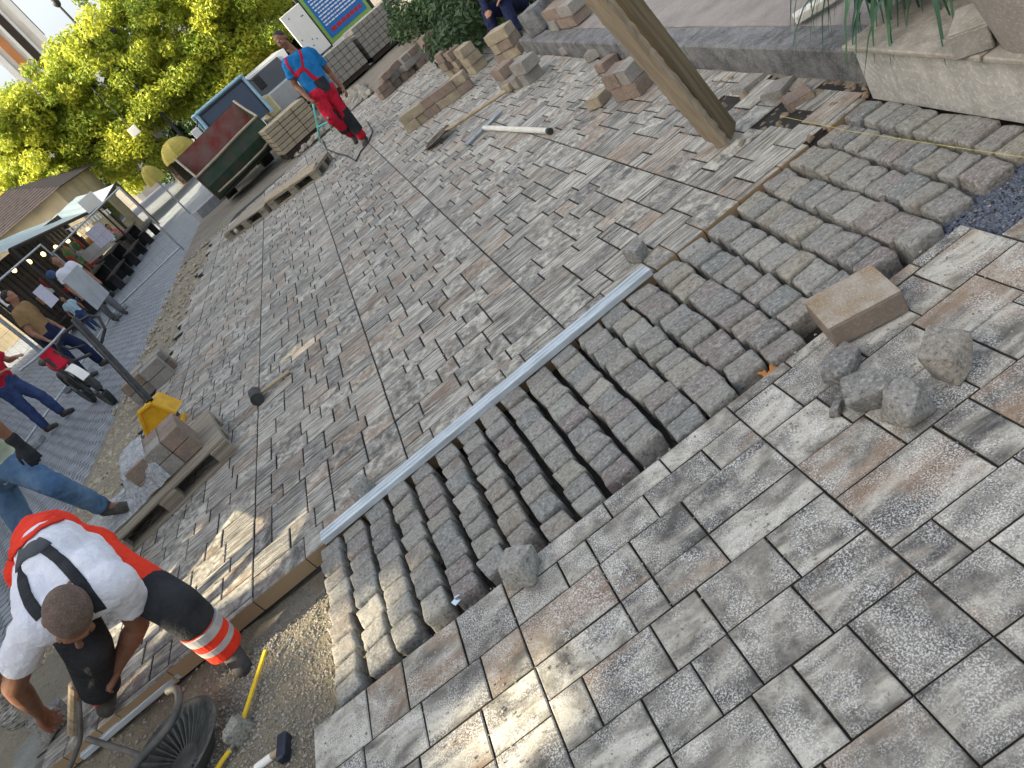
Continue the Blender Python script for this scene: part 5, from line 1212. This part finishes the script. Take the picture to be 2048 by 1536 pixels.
def hand(bk, wr, dirv, nrm, s=1.0, curl=.5, side=1, tipr=1.0):
    """palm, four unequal bent fingers and a thumb from the side of the palm; nrm = back of the hand, side = thumb side"""
    d = dirv.normalized(); n = (nrm - d * nrm.dot(d)).normalized(); x = d.cross(n) * side
    kn = wr + d * .085 * s
    for i in range(5): bk.cap(wr + x * (.020 - i * .010) * s, kn + x * (.032 - i * .016) * s, .013 * s, .0125 * s, 10)
    for i, L in enumerate((.070, .080, .074, .058)):
        p = kn + x * (.031 - i * .0205) * s; dd = (d + x * (.10 - i * .07)).normalized(); a = curl * (.5 + .08 * i); r_ = (.0098 - (.0012 if i == 3 else 0)) * s * tipr
        for (f, rr) in ((.45, 1.0), (.31, .93), (.24, .84)):
            dd = (dd * math.cos(a) - n * math.sin(a)).normalized() if True else dd
            q = p + dd * L * f * s; bk.cap(p, q, r_ * rr, r_ * rr * .95, 9); p = q; a = curl * .85
    p = wr + d * .022 * s + x * .026 * s; dd = (d * .75 + x * .62 - n * .25).normalized()
    for (l, rr) in ((.040, .0135), (.032, .0110), (.026, .0098)):
        q = p + dd * l * s; bk.cap(p, q, rr * s, rr * .9 * s, 9); p = q; dd = (dd + d * .3 - x * .25 - n * .25 * curl).normalized()
def human(label, J, skin=M_SKIN, top=M_WHITE, bottom=M_JEANS, shoe=M_BOOT, hair=M_HAIR, group=None, face=None, s=1.0, voxel=.012, sleeve=.62, hcurl=.5, gloves=None, bib=None, hairf=1.0, thin=1.0, hn=None, legs_to=1.0, headup=None, skirtless=True, fine=None):
    J = {k: Vector(v) for k, v in J.items()}
    base = (J['anL'] + J['anR']) / 2; base.z = min(J['anL'].z, J['anR'].z) - .07 * s
    t = thing('person', label, 'person', base, 0, group); off = -base
    J = {k: v + off for k, v in J.items()}
    pel, nec, hed = J['pel'], J['nec'], J['hed']; che = J.get('che', lp(pel, nec, .62))
    up = headup or (hed - nec); fc = face or Vector((0, -1, 0)); k_ = s * thin
    def torso(b, e):
        b.cap(J['hiL'], J['hiR'], (.118 + e) * k_, None, 16); b.cap(pel, che, (.125 + e) * k_, (.128 + e) * k_, 16)
        mL, mR = lp(J['shL'], nec, .28), lp(J['shR'], nec, .28)
        b.cap(lp(J['hiL'], pel, .2), lp(mL, che, .35), (.098 + e) * k_, (.104 + e) * k_, 14); b.cap(lp(J['hiR'], pel, .2), lp(mR, che, .35), (.098 + e) * k_, (.104 + e) * k_, 14)
        b.cap(mL, mR, (.078 + e) * k_, None, 14); b.cap(che, lp(che, nec, .85), (.12 + e) * k_, (.07 + e) * k_, 14)
    def arm(b, S, e, f=1.0, flat=False):
        sh, el, wr = J['sh' + S], J['el' + S], J['wr' + S]
        if f <= 1 and flat: b.cap(lp(sh, nec, .12), lp(sh, el, f), (.062 + e) * k_, (.056 + e * 1.5) * k_, 14, True, False)
        else: b.cap(lp(sh, nec, .1), el, (.058 + e) * k_, (.043 + e) * k_, 14); b.cap(el, lp(el, wr, .3), (.043 + e) * k_, (.045 + e) * k_, 14); b.cap(lp(el, wr, .3), wr, (.045 + e) * k_, (.028 + e) * k_, 14)
    def leg(b, S, e, f=1.0):
        hi, kn, an = J['hi' + S], J['kn' + S], J['an' + S]
        b.cap(hi, kn, (.092 + e) * k_, (.064 + e) * k_, 16); b.cap(kn, lp(kn, an, .35), (.062 + e) * k_, (.062 + e) * k_, 14)
        b.cap(lp(kn, an, .35), lp(kn, an, f), (.062 + e) * k_, (.044 + e * 1.4) * k_, 14, True, f >= 1 and e < .005)
    # body: one continuous skin
    b = B(); P, rot = head(b, hed, up, fc, s); b.cap(nec, hed - up.normalized() * .03 * s, .060 * s, .052 * s, 14); torso(b, -.012)
    for S in 'LR':
        arm(b, S, 0); leg(b, S, -.008); b.cap(J['an' + S], J['to' + S], .04 * s, .03 * s, 10)
        if not (gloves and S in gloves[1]):
            dv = J['ha' + S] - J['wr' + S]; nr = (hn or {}).get(S, Vector((0, 0, 1))); hand(b, J['wr' + S], dv, nr, s, hcurl if not isinstance(hcurl, dict) else hcurl[S], 1 if S == 'L' else -1)
    body = b.fused('body', skin, t, fine or voxel, 3)
    if voxel < .015: eyes(P, rot, body, s)
    # hair
    if hair:
        b = B(); b.ell(P(0, -.022, .038), (.0805 * s * hairf, .094 * s * hairf, .090 * s * hairf), rot, 20); b.ell(P(0, -.05, -.02), (.070 * s, .058 * s, .07 * s), rot, 16); b.fused('hair', hair, body, max(voxel * .7, .006), 2)
    # clothes
    b = B(); torso(b, .008)
    for S in 'LR': arm(b, S, .010, sleeve, sleeve <= 1)
    shirt = b.fused('shirt', top, t, voxel, 5, None, .0065 if voxel < .016 else 0)
    b = B(); b.cap(J['hiL'], J['hiR'], (.128) * k_, None, 16); b.cap(pel, lp(pel, che, .30), (.142) * k_, (.142) * k_, 16)
    for S in 'LR': leg(b, S, .016, .93 * legs_to); b.cap(J['hi' + S], lp(pel, che, .22), .125 * k_, .115 * k_, 14)
    tr = b.fused('trousers', bottom, t, voxel, 5, None, .009 if voxel < .016 else 0)
    for S in 'LR':
        an, to = J['an' + S], J['to' + S]; d = (to - an); b = B(); b.cap(lp(J['kn' + S], an, .86), an, .056 * s, .054 * s, 12); b.cap(an - d * .15 + Vector((0, 0, -.02 * s)), to, .048 * s, .040 * s, 12); bo = b.fused('boot', shoe, t, max(voxel, .009), 3)
        if gloves and S in gloves[1]:
            b = B(); hand(b, J['wr' + S], J['ha' + S] - J['wr' + S], (hn or {}).get(S, Vector((0, 0, 1))), s * 1.12, hcurl if not isinstance(hcurl, dict) else hcurl[S], 1 if S == 'L' else -1, 1.25); b.cap(lp(J['el' + S], J['wr' + S], .78), J['wr' + S] , .044 * s, .036 * s, 12); b.fused('glove', gloves[0], t, fine or voxel * .8, 3)
    return t, J, P, rot, shirt, tr
def wrap(t, par, name, a, c, r0, r1, m, e0=False, e1=False):
    b = B(); b.cap(a, c, r0, r1, 28, e0, e1); return b.build(name, m, par, smooth=False)

# --- worker bent over in the foreground
J1 = dict(pel=D(100, 1085, 3.62), nec=D(155, 1178, 3.08), hed=D(140, 1232, 2.98), shL=D(246, 1165, 3.12), shR=D(48, 1275, 3.02), elL=D(276, 1248, 3.42), wrL=D(234, 1332, 3.50), haL=D(206, 1372, 3.50),
          elR=D(28, 1372, 3.22), wrR=D(74, 1420, 3.46), haR=D(102, 1448, 3.58), hiL=D(175, 1112, 3.52), knL=D(352, 1212, 3.30), anL=D(452, 1296, 3.50), toL=D(488, 1338, 3.42),
          hiR=D(82, 1140, 3.56), knR=D(176, 1296, 3.34), anR=D(205, 1388, 3.72), toR=D(212, 1418, 3.66))
J1['che'] = lp(J1['pel'], J1['nec'], .62) + Vector((0, 0, .03))
upv = (J1['hed'] - J1['nec']).normalized()
t1_, j, P, rot, sh1, tr1 = human('bald worker in a white shirt and orange trousers bent over laying a sett', J1, M_SKIND, M_WHITE, M_ORANGE, M_BOOT, None, None, Vector((-.45, -.3, -.85)), 1.10, .0095, .50, {'L': .75, 'R': .9}, None, headup=Vector((.56, -.72, .40)), hn={'L': Vector((.3, -.6, .6)), 'R': Vector((0, -.3, 1))}, fine=.0058, thin=1.04)
b = B(); b.ell(P(0, -.016, .034), (.0800 * 1.10, .0975 * 1.10, .0915 * 1.10), rot, 28); b.ell(P(0, -.05, -.03), (.070 * 1.08, .060 * 1.08, .07 * 1.08), rot, 16); b.fused('cropped_hair', M_STUB, [c for c in t1_.children if c.name.startswith('body')][0], .006, 3)
# braces over the back, waist panel, leg panels, reflective bands
from mathutils.bvhtree import BVHTree
def bvh(o): me = o.data; return BVHTree.FromPolygons([v.co.copy() for v in me.vertices], [tuple(p.vertices) for p in me.polygons])
def band(name, t, pix, wd, th, m, targets, off=.004):
    """webbing laid on a garment along a seen course; it follows the cloth under it"""
    bs_ = [bvh(o) for o in targets]; base = t.location.copy(); pts = []
    def cast(px, py):
        d = ray(px, py).normalized(); best = None
        for q in bs_:
            h = q.ray_cast(CP - base, d)
            if h[0] is not None and (best is None or h[3] < best[3]): best = h
        return best
    n = len(pix)
    for i in range(n - 1):
        a_, b_, c_, d_ = (Vector(pix[max(0, i - 1)]), Vector(pix[i]), Vector(pix[i + 1]), Vector(pix[min(n - 1, i + 2)]))
        for k in range(10):
            s = k / 10; q = .5 * ((2 * b_) + (c_ - a_) * s + (2 * a_ - 5 * b_ + 4 * c_ - d_) * s * s + (3 * b_ - a_ - 3 * c_ + d_) * s ** 3); h = cast(q.x, q.y)
            if h: pts.append((h[0], h[1]))
    bm = bmesh.new(); rows = []; n = len(pts)
    for i in range(n):
        p, nr = pts[i]; tg = (pts[min(i + 2, n - 1)][0] - pts[max(i - 2, 0)][0]).normalized(); sd = tg.cross(nr).normalized(); row = []
        for k in range(5):
            q = p + sd * wd * (k / 4 - .5); hit = None
            for bq in bs_:
                hh = bq.find_nearest(q)
                if hit is None or hh[3] < hit[3]: hit = hh
            row.append(bm.verts.new(hit[0] + (hit[1] * .5 + nr * .5).normalized() * off))
        rows.append(row)
    for i in range(n - 1):
        for k in range(4): bm.faces.new((rows[i][k], rows[i][k + 1], rows[i + 1][k + 1], rows[i + 1][k]))
    bmesh.ops.recalc_face_normals(bm, faces=bm.faces[:]); bmesh.ops.solidify(bm, geom=bm.faces[:], thickness=th); return mesh_obj(name, bm, m, t, smooth=True)
band('brace', t1_, [(88, 1096), (120, 1120), (155, 1158), (182, 1195), (203, 1222)], .046, .004, M_BLACKC, [sh1])
band('brace', t1_, [(38, 1130), (45, 1165), (60, 1205), (84, 1236)], .046, .004, M_BLACKC, [sh1])
M_GCAN = mat('grey_canvas', (0.075, 0.085, 0.095), (0.06, 0.065, 0.075), 9, .9, 0, .4, 40)
band('waist_panel', t1_, [(36, 1122), (58, 1100), (92, 1078)], .10, .005, M_GCAN, [sh1, tr1], .007)
band('waistband', t1_, [(22, 1112), (45, 1088), (80, 1060), (122, 1036)], .05, .006, M_ORANGE, [sh1, tr1], .012)
hiL, knL, anL = j['hiL'], j['knL'], j['anL']; hiR, knR, anR = j['hiR'], j['knR'], j['anR']
b = B(); b.cap(lp(hiL, knL, .72), knL, .107, .101, 24, False, True); b.cap(knL, lp(knL, anL, .40), .101, .098, 24, False, False); b.fused('knee_panel', M_BLACKC, t1_, .011, 5)
wrap(t1_, t1_, 'reflective_band', lp(knL, anL, .42), lp(knL, anL, .56), .0975, .0955, M_REFL); wrap(t1_, t1_, 'reflective_band', lp(knL, anL, .70), lp(knL, anL, .80), .0945, .0925, M_REFL)
wrap(t1_, t1_, 'orange_cuff', lp(knL, anL, .55), lp(knL, anL, .97), .0935, .088, M_ORANGE)
b = B(); b.cap(lp(hiR, knR, .72), knR, .108, .102, 24, False, True); b.cap(knR, lp(knR, anR, .82), .102, .094, 24, False, False); b.fused('knee_panel', M_BLACKC, t1_, .011, 5)

# --- man in jeans with one foot on the pallet
fz = .16; dA = (fz + .07 - CAMH) / ray(216, 1018).z
J2 = dict(anL=D(212, 1016, dA), toL=D(268, 1012, dA - .06), knL=D(112, 972, dA - .30), hiL=D(18, 930, dA - .12), hiR=D(-8, 958, dA - .0), knR=D(45, 1050, dA + .05), anR=GS(118, 1130) + Vector((0, 0, .08)), toR=GS(150, 1128) + Vector((0, 0, .05)),
          pel=D(-2, 930, dA - .08), nec=D(-140, 800, dA - .5), hed=D(-165, 770, dA - .6), shL=D(-105, 775, dA - .55), shR=D(-180, 840, dA - .45), elL=D(-30, 838, dA - .5), wrL=D(38, 888, dA - .38), haL=D(62, 912, dA - .36), elR=D(-180, 920, dA - .4), wrR=D(-120, 980, dA - .4), haR=D(-100, 1000, dA - .4))
human('man in blue jeans and a pale green shirt with one boot on the pallet', J2, M_SKIND, M_LIME, M_JEANS, M_BOOT, M_HAIR, None, Vector((.8, -.5, -.3)), 1.0, .012, .6, .6, (M_BLACKC, 'LR'), hn={'L': Vector((.4, -.8, .3)), 'R': Vector((0, 0, 1))}, fine=.008)

# --- standing worker in blue shirt and red dungarees
Y0 = 11.7
J3 = dict(hed=PY(563, 80, Y0), nec=PY(590, 106, Y0 + .02), shL=PY(628, 106, Y0 + .1), shR=PY(572, 134, Y0 - .12), pel=PY(641, 180, Y0), elL=PY(660, 146, Y0 + .2), wrL=PY(686, 176, Y0 + .02), haL=PY(693, 186, Y0 - .05), elR=PY(592, 172, Y0 - .05), wrR=PY(620, 200, Y0 - .25), haR=PY(628, 208, Y0 - .3),
          hiL=PY(656, 182, Y0 + .03), hiR=PY(634, 190, Y0 - .08), knL=PY(694, 234, Y0 + .05), anL=PY(728, 278, Y0 + .12), toL=PY(730, 297, Y0 - .05), knR=PY(664, 238, Y0 - .1), anR=PY(706, 270, Y0 + .35), toR=PY(712, 284, Y0 + .2))
t3_, j, P, rot, sh3, tr3 = human('standing worker in a blue T-shirt and red and black dungarees on the paving', J3, M_SKIND, M_BLUET, M_REDC, M_BOOT, M_HAIR, None, Vector((-.5, -.75, -.22)), 1.0, .012, .6, .5, None, hn={'L': Vector((.8, 0, .2)), 'R': Vector((-.8, 0, .2))}, fine=.008)
for S in 'LR':
    hi, kn, an = j['hi' + S], j['kn' + S], j['an' + S]
    wrap(t3_, t3_, 'knee_patch', lp(hi, kn, .72), lp(kn, an, .62), .090, .090, M_BLACKC)
wrap(t3_, t3_, 'waist_panel', lp(j['pel'], j['nec'], -.10), lp(j['pel'], j['nec'], .24), .166, .158, M_BLACKC)
fwd3 = Vector((-.55, -.8, -.05))
che = lp(j['pel'], j['nec'], .55)
band('brace', t3_, [(598, 98), (603, 114), (606, 138)], .035, .005, M_REDC, [sh3], .004)
band('brace', t3_, [(571, 116), (575, 130), (592, 152)], .035, .005, M_REDC, [sh3], .004)
band('bib_edge', t3_, [(590, 156), (606, 138), (628, 156), (650, 162)], .06, .006, M_REDC, [sh3], .005)
# teal trestle and cable next to him
q = PY(626, 208, Y0 - .45); g0 = G(640, 285, 0); t = thing('cable_stand', 'teal metal stand with a black cable at the feet of the standing worker', 'stand', (g0.x, g0.y, 0)); o0 = Vector((g0.x, g0.y, 0))
b = B(); b.tube([q - o0, PY(636, 258, Y0 - .5) - o0, g0 - o0], .016, 8); b.tube([PY(634, 255, Y0 - .5) - o0, PY(655, 245, Y0 - .5) - o0], .016, 8); b.tube([PY(655, 235, Y0 - .5) - o0, G(664, 262, 0) - o0], .014, 8); b.build('frame', M_TEAL, t)
b = B(); pts = [G(x_, y_, .012) - o0 for (x_, y_) in ((645, 280), (652, 298), (672, 306), (695, 312), (712, 322), (722, 302), (738, 282), (745, 262), (735, 245))]; b.tube(pts, .010, 8); b.build('cable', M_RUBBER, t)
# --- red shirt by the moped
def std(label, base, h, facing, top, bottom, sit=False, group=None, lean=0.0, arms=0, hair=M_HAIR, skin=M_SKIN, voxel=.02, shoe=M_BOOT, sleeve=.6):
    s = h / 1.75; f = Vector((math.cos(facing), math.sin(facing), 0)); l = Vector((-f.y, f.x, 0)); p = Vector(base); u = Vector((0, 0, 1)); J = {}
    hz = (.92 if not sit else .50) * s
    J['pel'] = p + u * hz; up = (u + f * lean).normalized()
    J['nec'] = J['pel'] + up * .54 * s; J['hed'] = J['nec'] + (up + f * .12).normalized() * .19 * s
    for S, q in (('L', 1), ('R', -1)):
        J['hi' + S] = J['pel'] + l * q * .09 * s - u * .02; J['sh' + S] = J['nec'] + l * q * .19 * s - up * .06 * s
        if sit: J['kn' + S] = J['hi' + S] + f * .43 * s + l * q * .06 + u * .02; J['an' + S] = J['kn' + S] - u * .40 * s + f * .02
        else: J['kn' + S] = J['hi' + S] - u * .42 * s + f * (.06 + .10 * q) * s; J['an' + S] = p + u * .08 * s + l * q * .10 * s + f * (.02 + .12 * q) * s
        J['to' + S] = J['an' + S] + f * .17 * s - u * .035 * s
        if arms == 0: J['el' + S] = J['sh' + S] - up * .29 * s + l * q * .05 - f * .03; J['wr' + S] = J['el' + S] - up * .22 * s + f * .10 * s
        else: J['el' + S] = J['sh' + S] - up * .26 * s + l * q * .06 + f * .08 * s; J['wr' + S] = J['el' + S] + f * .22 * s - u * .02 - l * q * .05
        J['ha' + S] = J['wr' + S] + (J['wr' + S] - J['el' + S]).normalized() * .08 * s
    return human(label, J, skin, top, bottom, shoe, hair, group, f, s, voxel, sleeve, .4)
q = GS(128, 842); dz = street_z(q.x)
std('man in a red shirt and dark jeans bending by the dirt bike', (q.x - .12, q.y + .05, dz), 1.72, R(-20), M_ORANGE if False else M_REDC, M_JEANSD, False, None, .38, 1, voxel=.015)
q = PY(112, 522, 16.3); std('man in a white T-shirt walking on the street behind the fence', (q.x, q.y, street_z(q.x)), q.z + .10 - street_z(q.x), R(-60), M_WHITE, M_GREY, False, 'passers-by on the street')
q = PY(127, 600, 18.0); std('small child in a light blue top on the street', (q.x, q.y, street_z(q.x)), q.z + .09 - street_z(q.x), R(-70), M_LBLUE, M_JEANSD, False, 'passers-by on the street')
q = PY(12, 600, 12.6); std('man in a tan shirt and dark trousers standing beyond the dirt bike', (q.x, q.y, street_z(q.x)), q.z + .10 - street_z(q.x), R(-10), M_BROWNC, M_NAVY, False, None, .08, 0)
GST = 'guests sitting in the stall'
for (sx_, sf_, lb, tp, fc) in ((-.3, .55, 'guest in a grey top sitting at the middle table of the stall', M_GREY, 1.2), (-.2, .80, 'guest in a pale top sitting at the far table of the stall', M_WHITE, .5), (-.3, .95, 'guest in a pink top at the end of the stall', M_PINK, -1.0), (-.3, .2, 'guest in a dark top at the back of the nearest table', M_NAVY, -.3)):
    q = o0s + Vector(((sx_), 0, 0)) + r0s[0].lerp(r0s[1], sf_); std(lb, (q.x, q.y, street_z(q.x)), 1.7, fc, tp, M_NAVY, True, GST, .1, 1, voxel=.025)
# person sitting on the pavement edge at the top
q = G(1012, 72, 0.02); q.x = 2.35; q.y = 10.15
J8 = dict(pel=Vector((2.50, 10.45, .36)), nec=Vector((2.45, 10.35, .92)), hed=Vector((2.40, 10.25, 1.10)), shL=Vector((2.62, 10.22, .86)), shR=Vector((2.28, 10.50, .86)), elL=Vector((2.52, 10.02, .66)), wrL=Vector((2.32, 9.98, .55)), haL=Vector((2.24, 9.98, .54)), elR=Vector((2.15, 10.35, .66)), wrR=Vector((2.08, 10.15, .52)), haR=Vector((2.05, 10.08, .50)),
          hiL=Vector((2.55, 10.38, .34)), hiR=Vector((2.42, 10.52, .34)), knL=Vector((2.30, 10.06, .50)), knR=Vector((2.12, 10.36, .50)), anL=Vector((2.20, 9.92, .10)), anR=Vector((2.02, 10.26, .08)), toL=Vector((2.10, 9.80, .05)), toR=Vector((1.90, 10.16, .04)))
human('person in navy work clothes sitting at the end of the kerb, head out of view', J8, M_SKIN, M_NAVY, M_NAVY, M_BOOT, M_HAIR, None, Vector((-.8, -.6, -.2)), 1.0, .015, 1.4, .5)
# gloved helper crouching off the left edge, only a hand in view
b0 = G(-140, 1500, -.05)
JG = dict(wrL=D(8, 1405, 3.85), haL=D(22, 1440, 3.85), elL=D(-30, 1330, 3.75), shL=D(-110, 1210, 3.6), nec=D(-170, 1220, 3.6), hed=D(-190, 1180, 3.5), shR=D(-210, 1300, 3.5), elR=D(-190, 1400, 3.5), wrR=D(-150, 1470, 3.6), haR=D(-135, 1490, 3.6),
          pel=D(-260, 1180, 4.2), hiL=D(-235, 1170, 4.2), hiR=D(-275, 1215, 4.15), knL=D(-130, 1260, 4.1), knR=D(-190, 1350, 3.95), anL=D(-170, 1330, 4.5), anR=D(-215, 1420, 4.35), toL=D(-130, 1370, 4.45), toR=D(-185, 1450, 4.3))
M_GLOVE = mat('striped_glove', (0.56, 0.55, 0.45), (0.07, 0.07, 0.10), 3, .9, 0, .4, 40, 0, (9, 9, 40))
human('helper crouching at the left edge with a striped work glove', JG, M_SKIND, M_GREY, M_NAVY, M_BOOT, M_HAIR, None, Vector((.6, -.6, -.4)), 1.0, .014, .5, .7, (M_GLOVE, 'LR'), hn={'L': Vector((.2, -.8, .6)), 'R': Vector((0, 0, 1))}, fine=.009)

bpy.data.scenes.remove(TMP)
for _o in list(bpy.data.objects):
    if not _o.users_collection: bpy.data.objects.remove(_o)
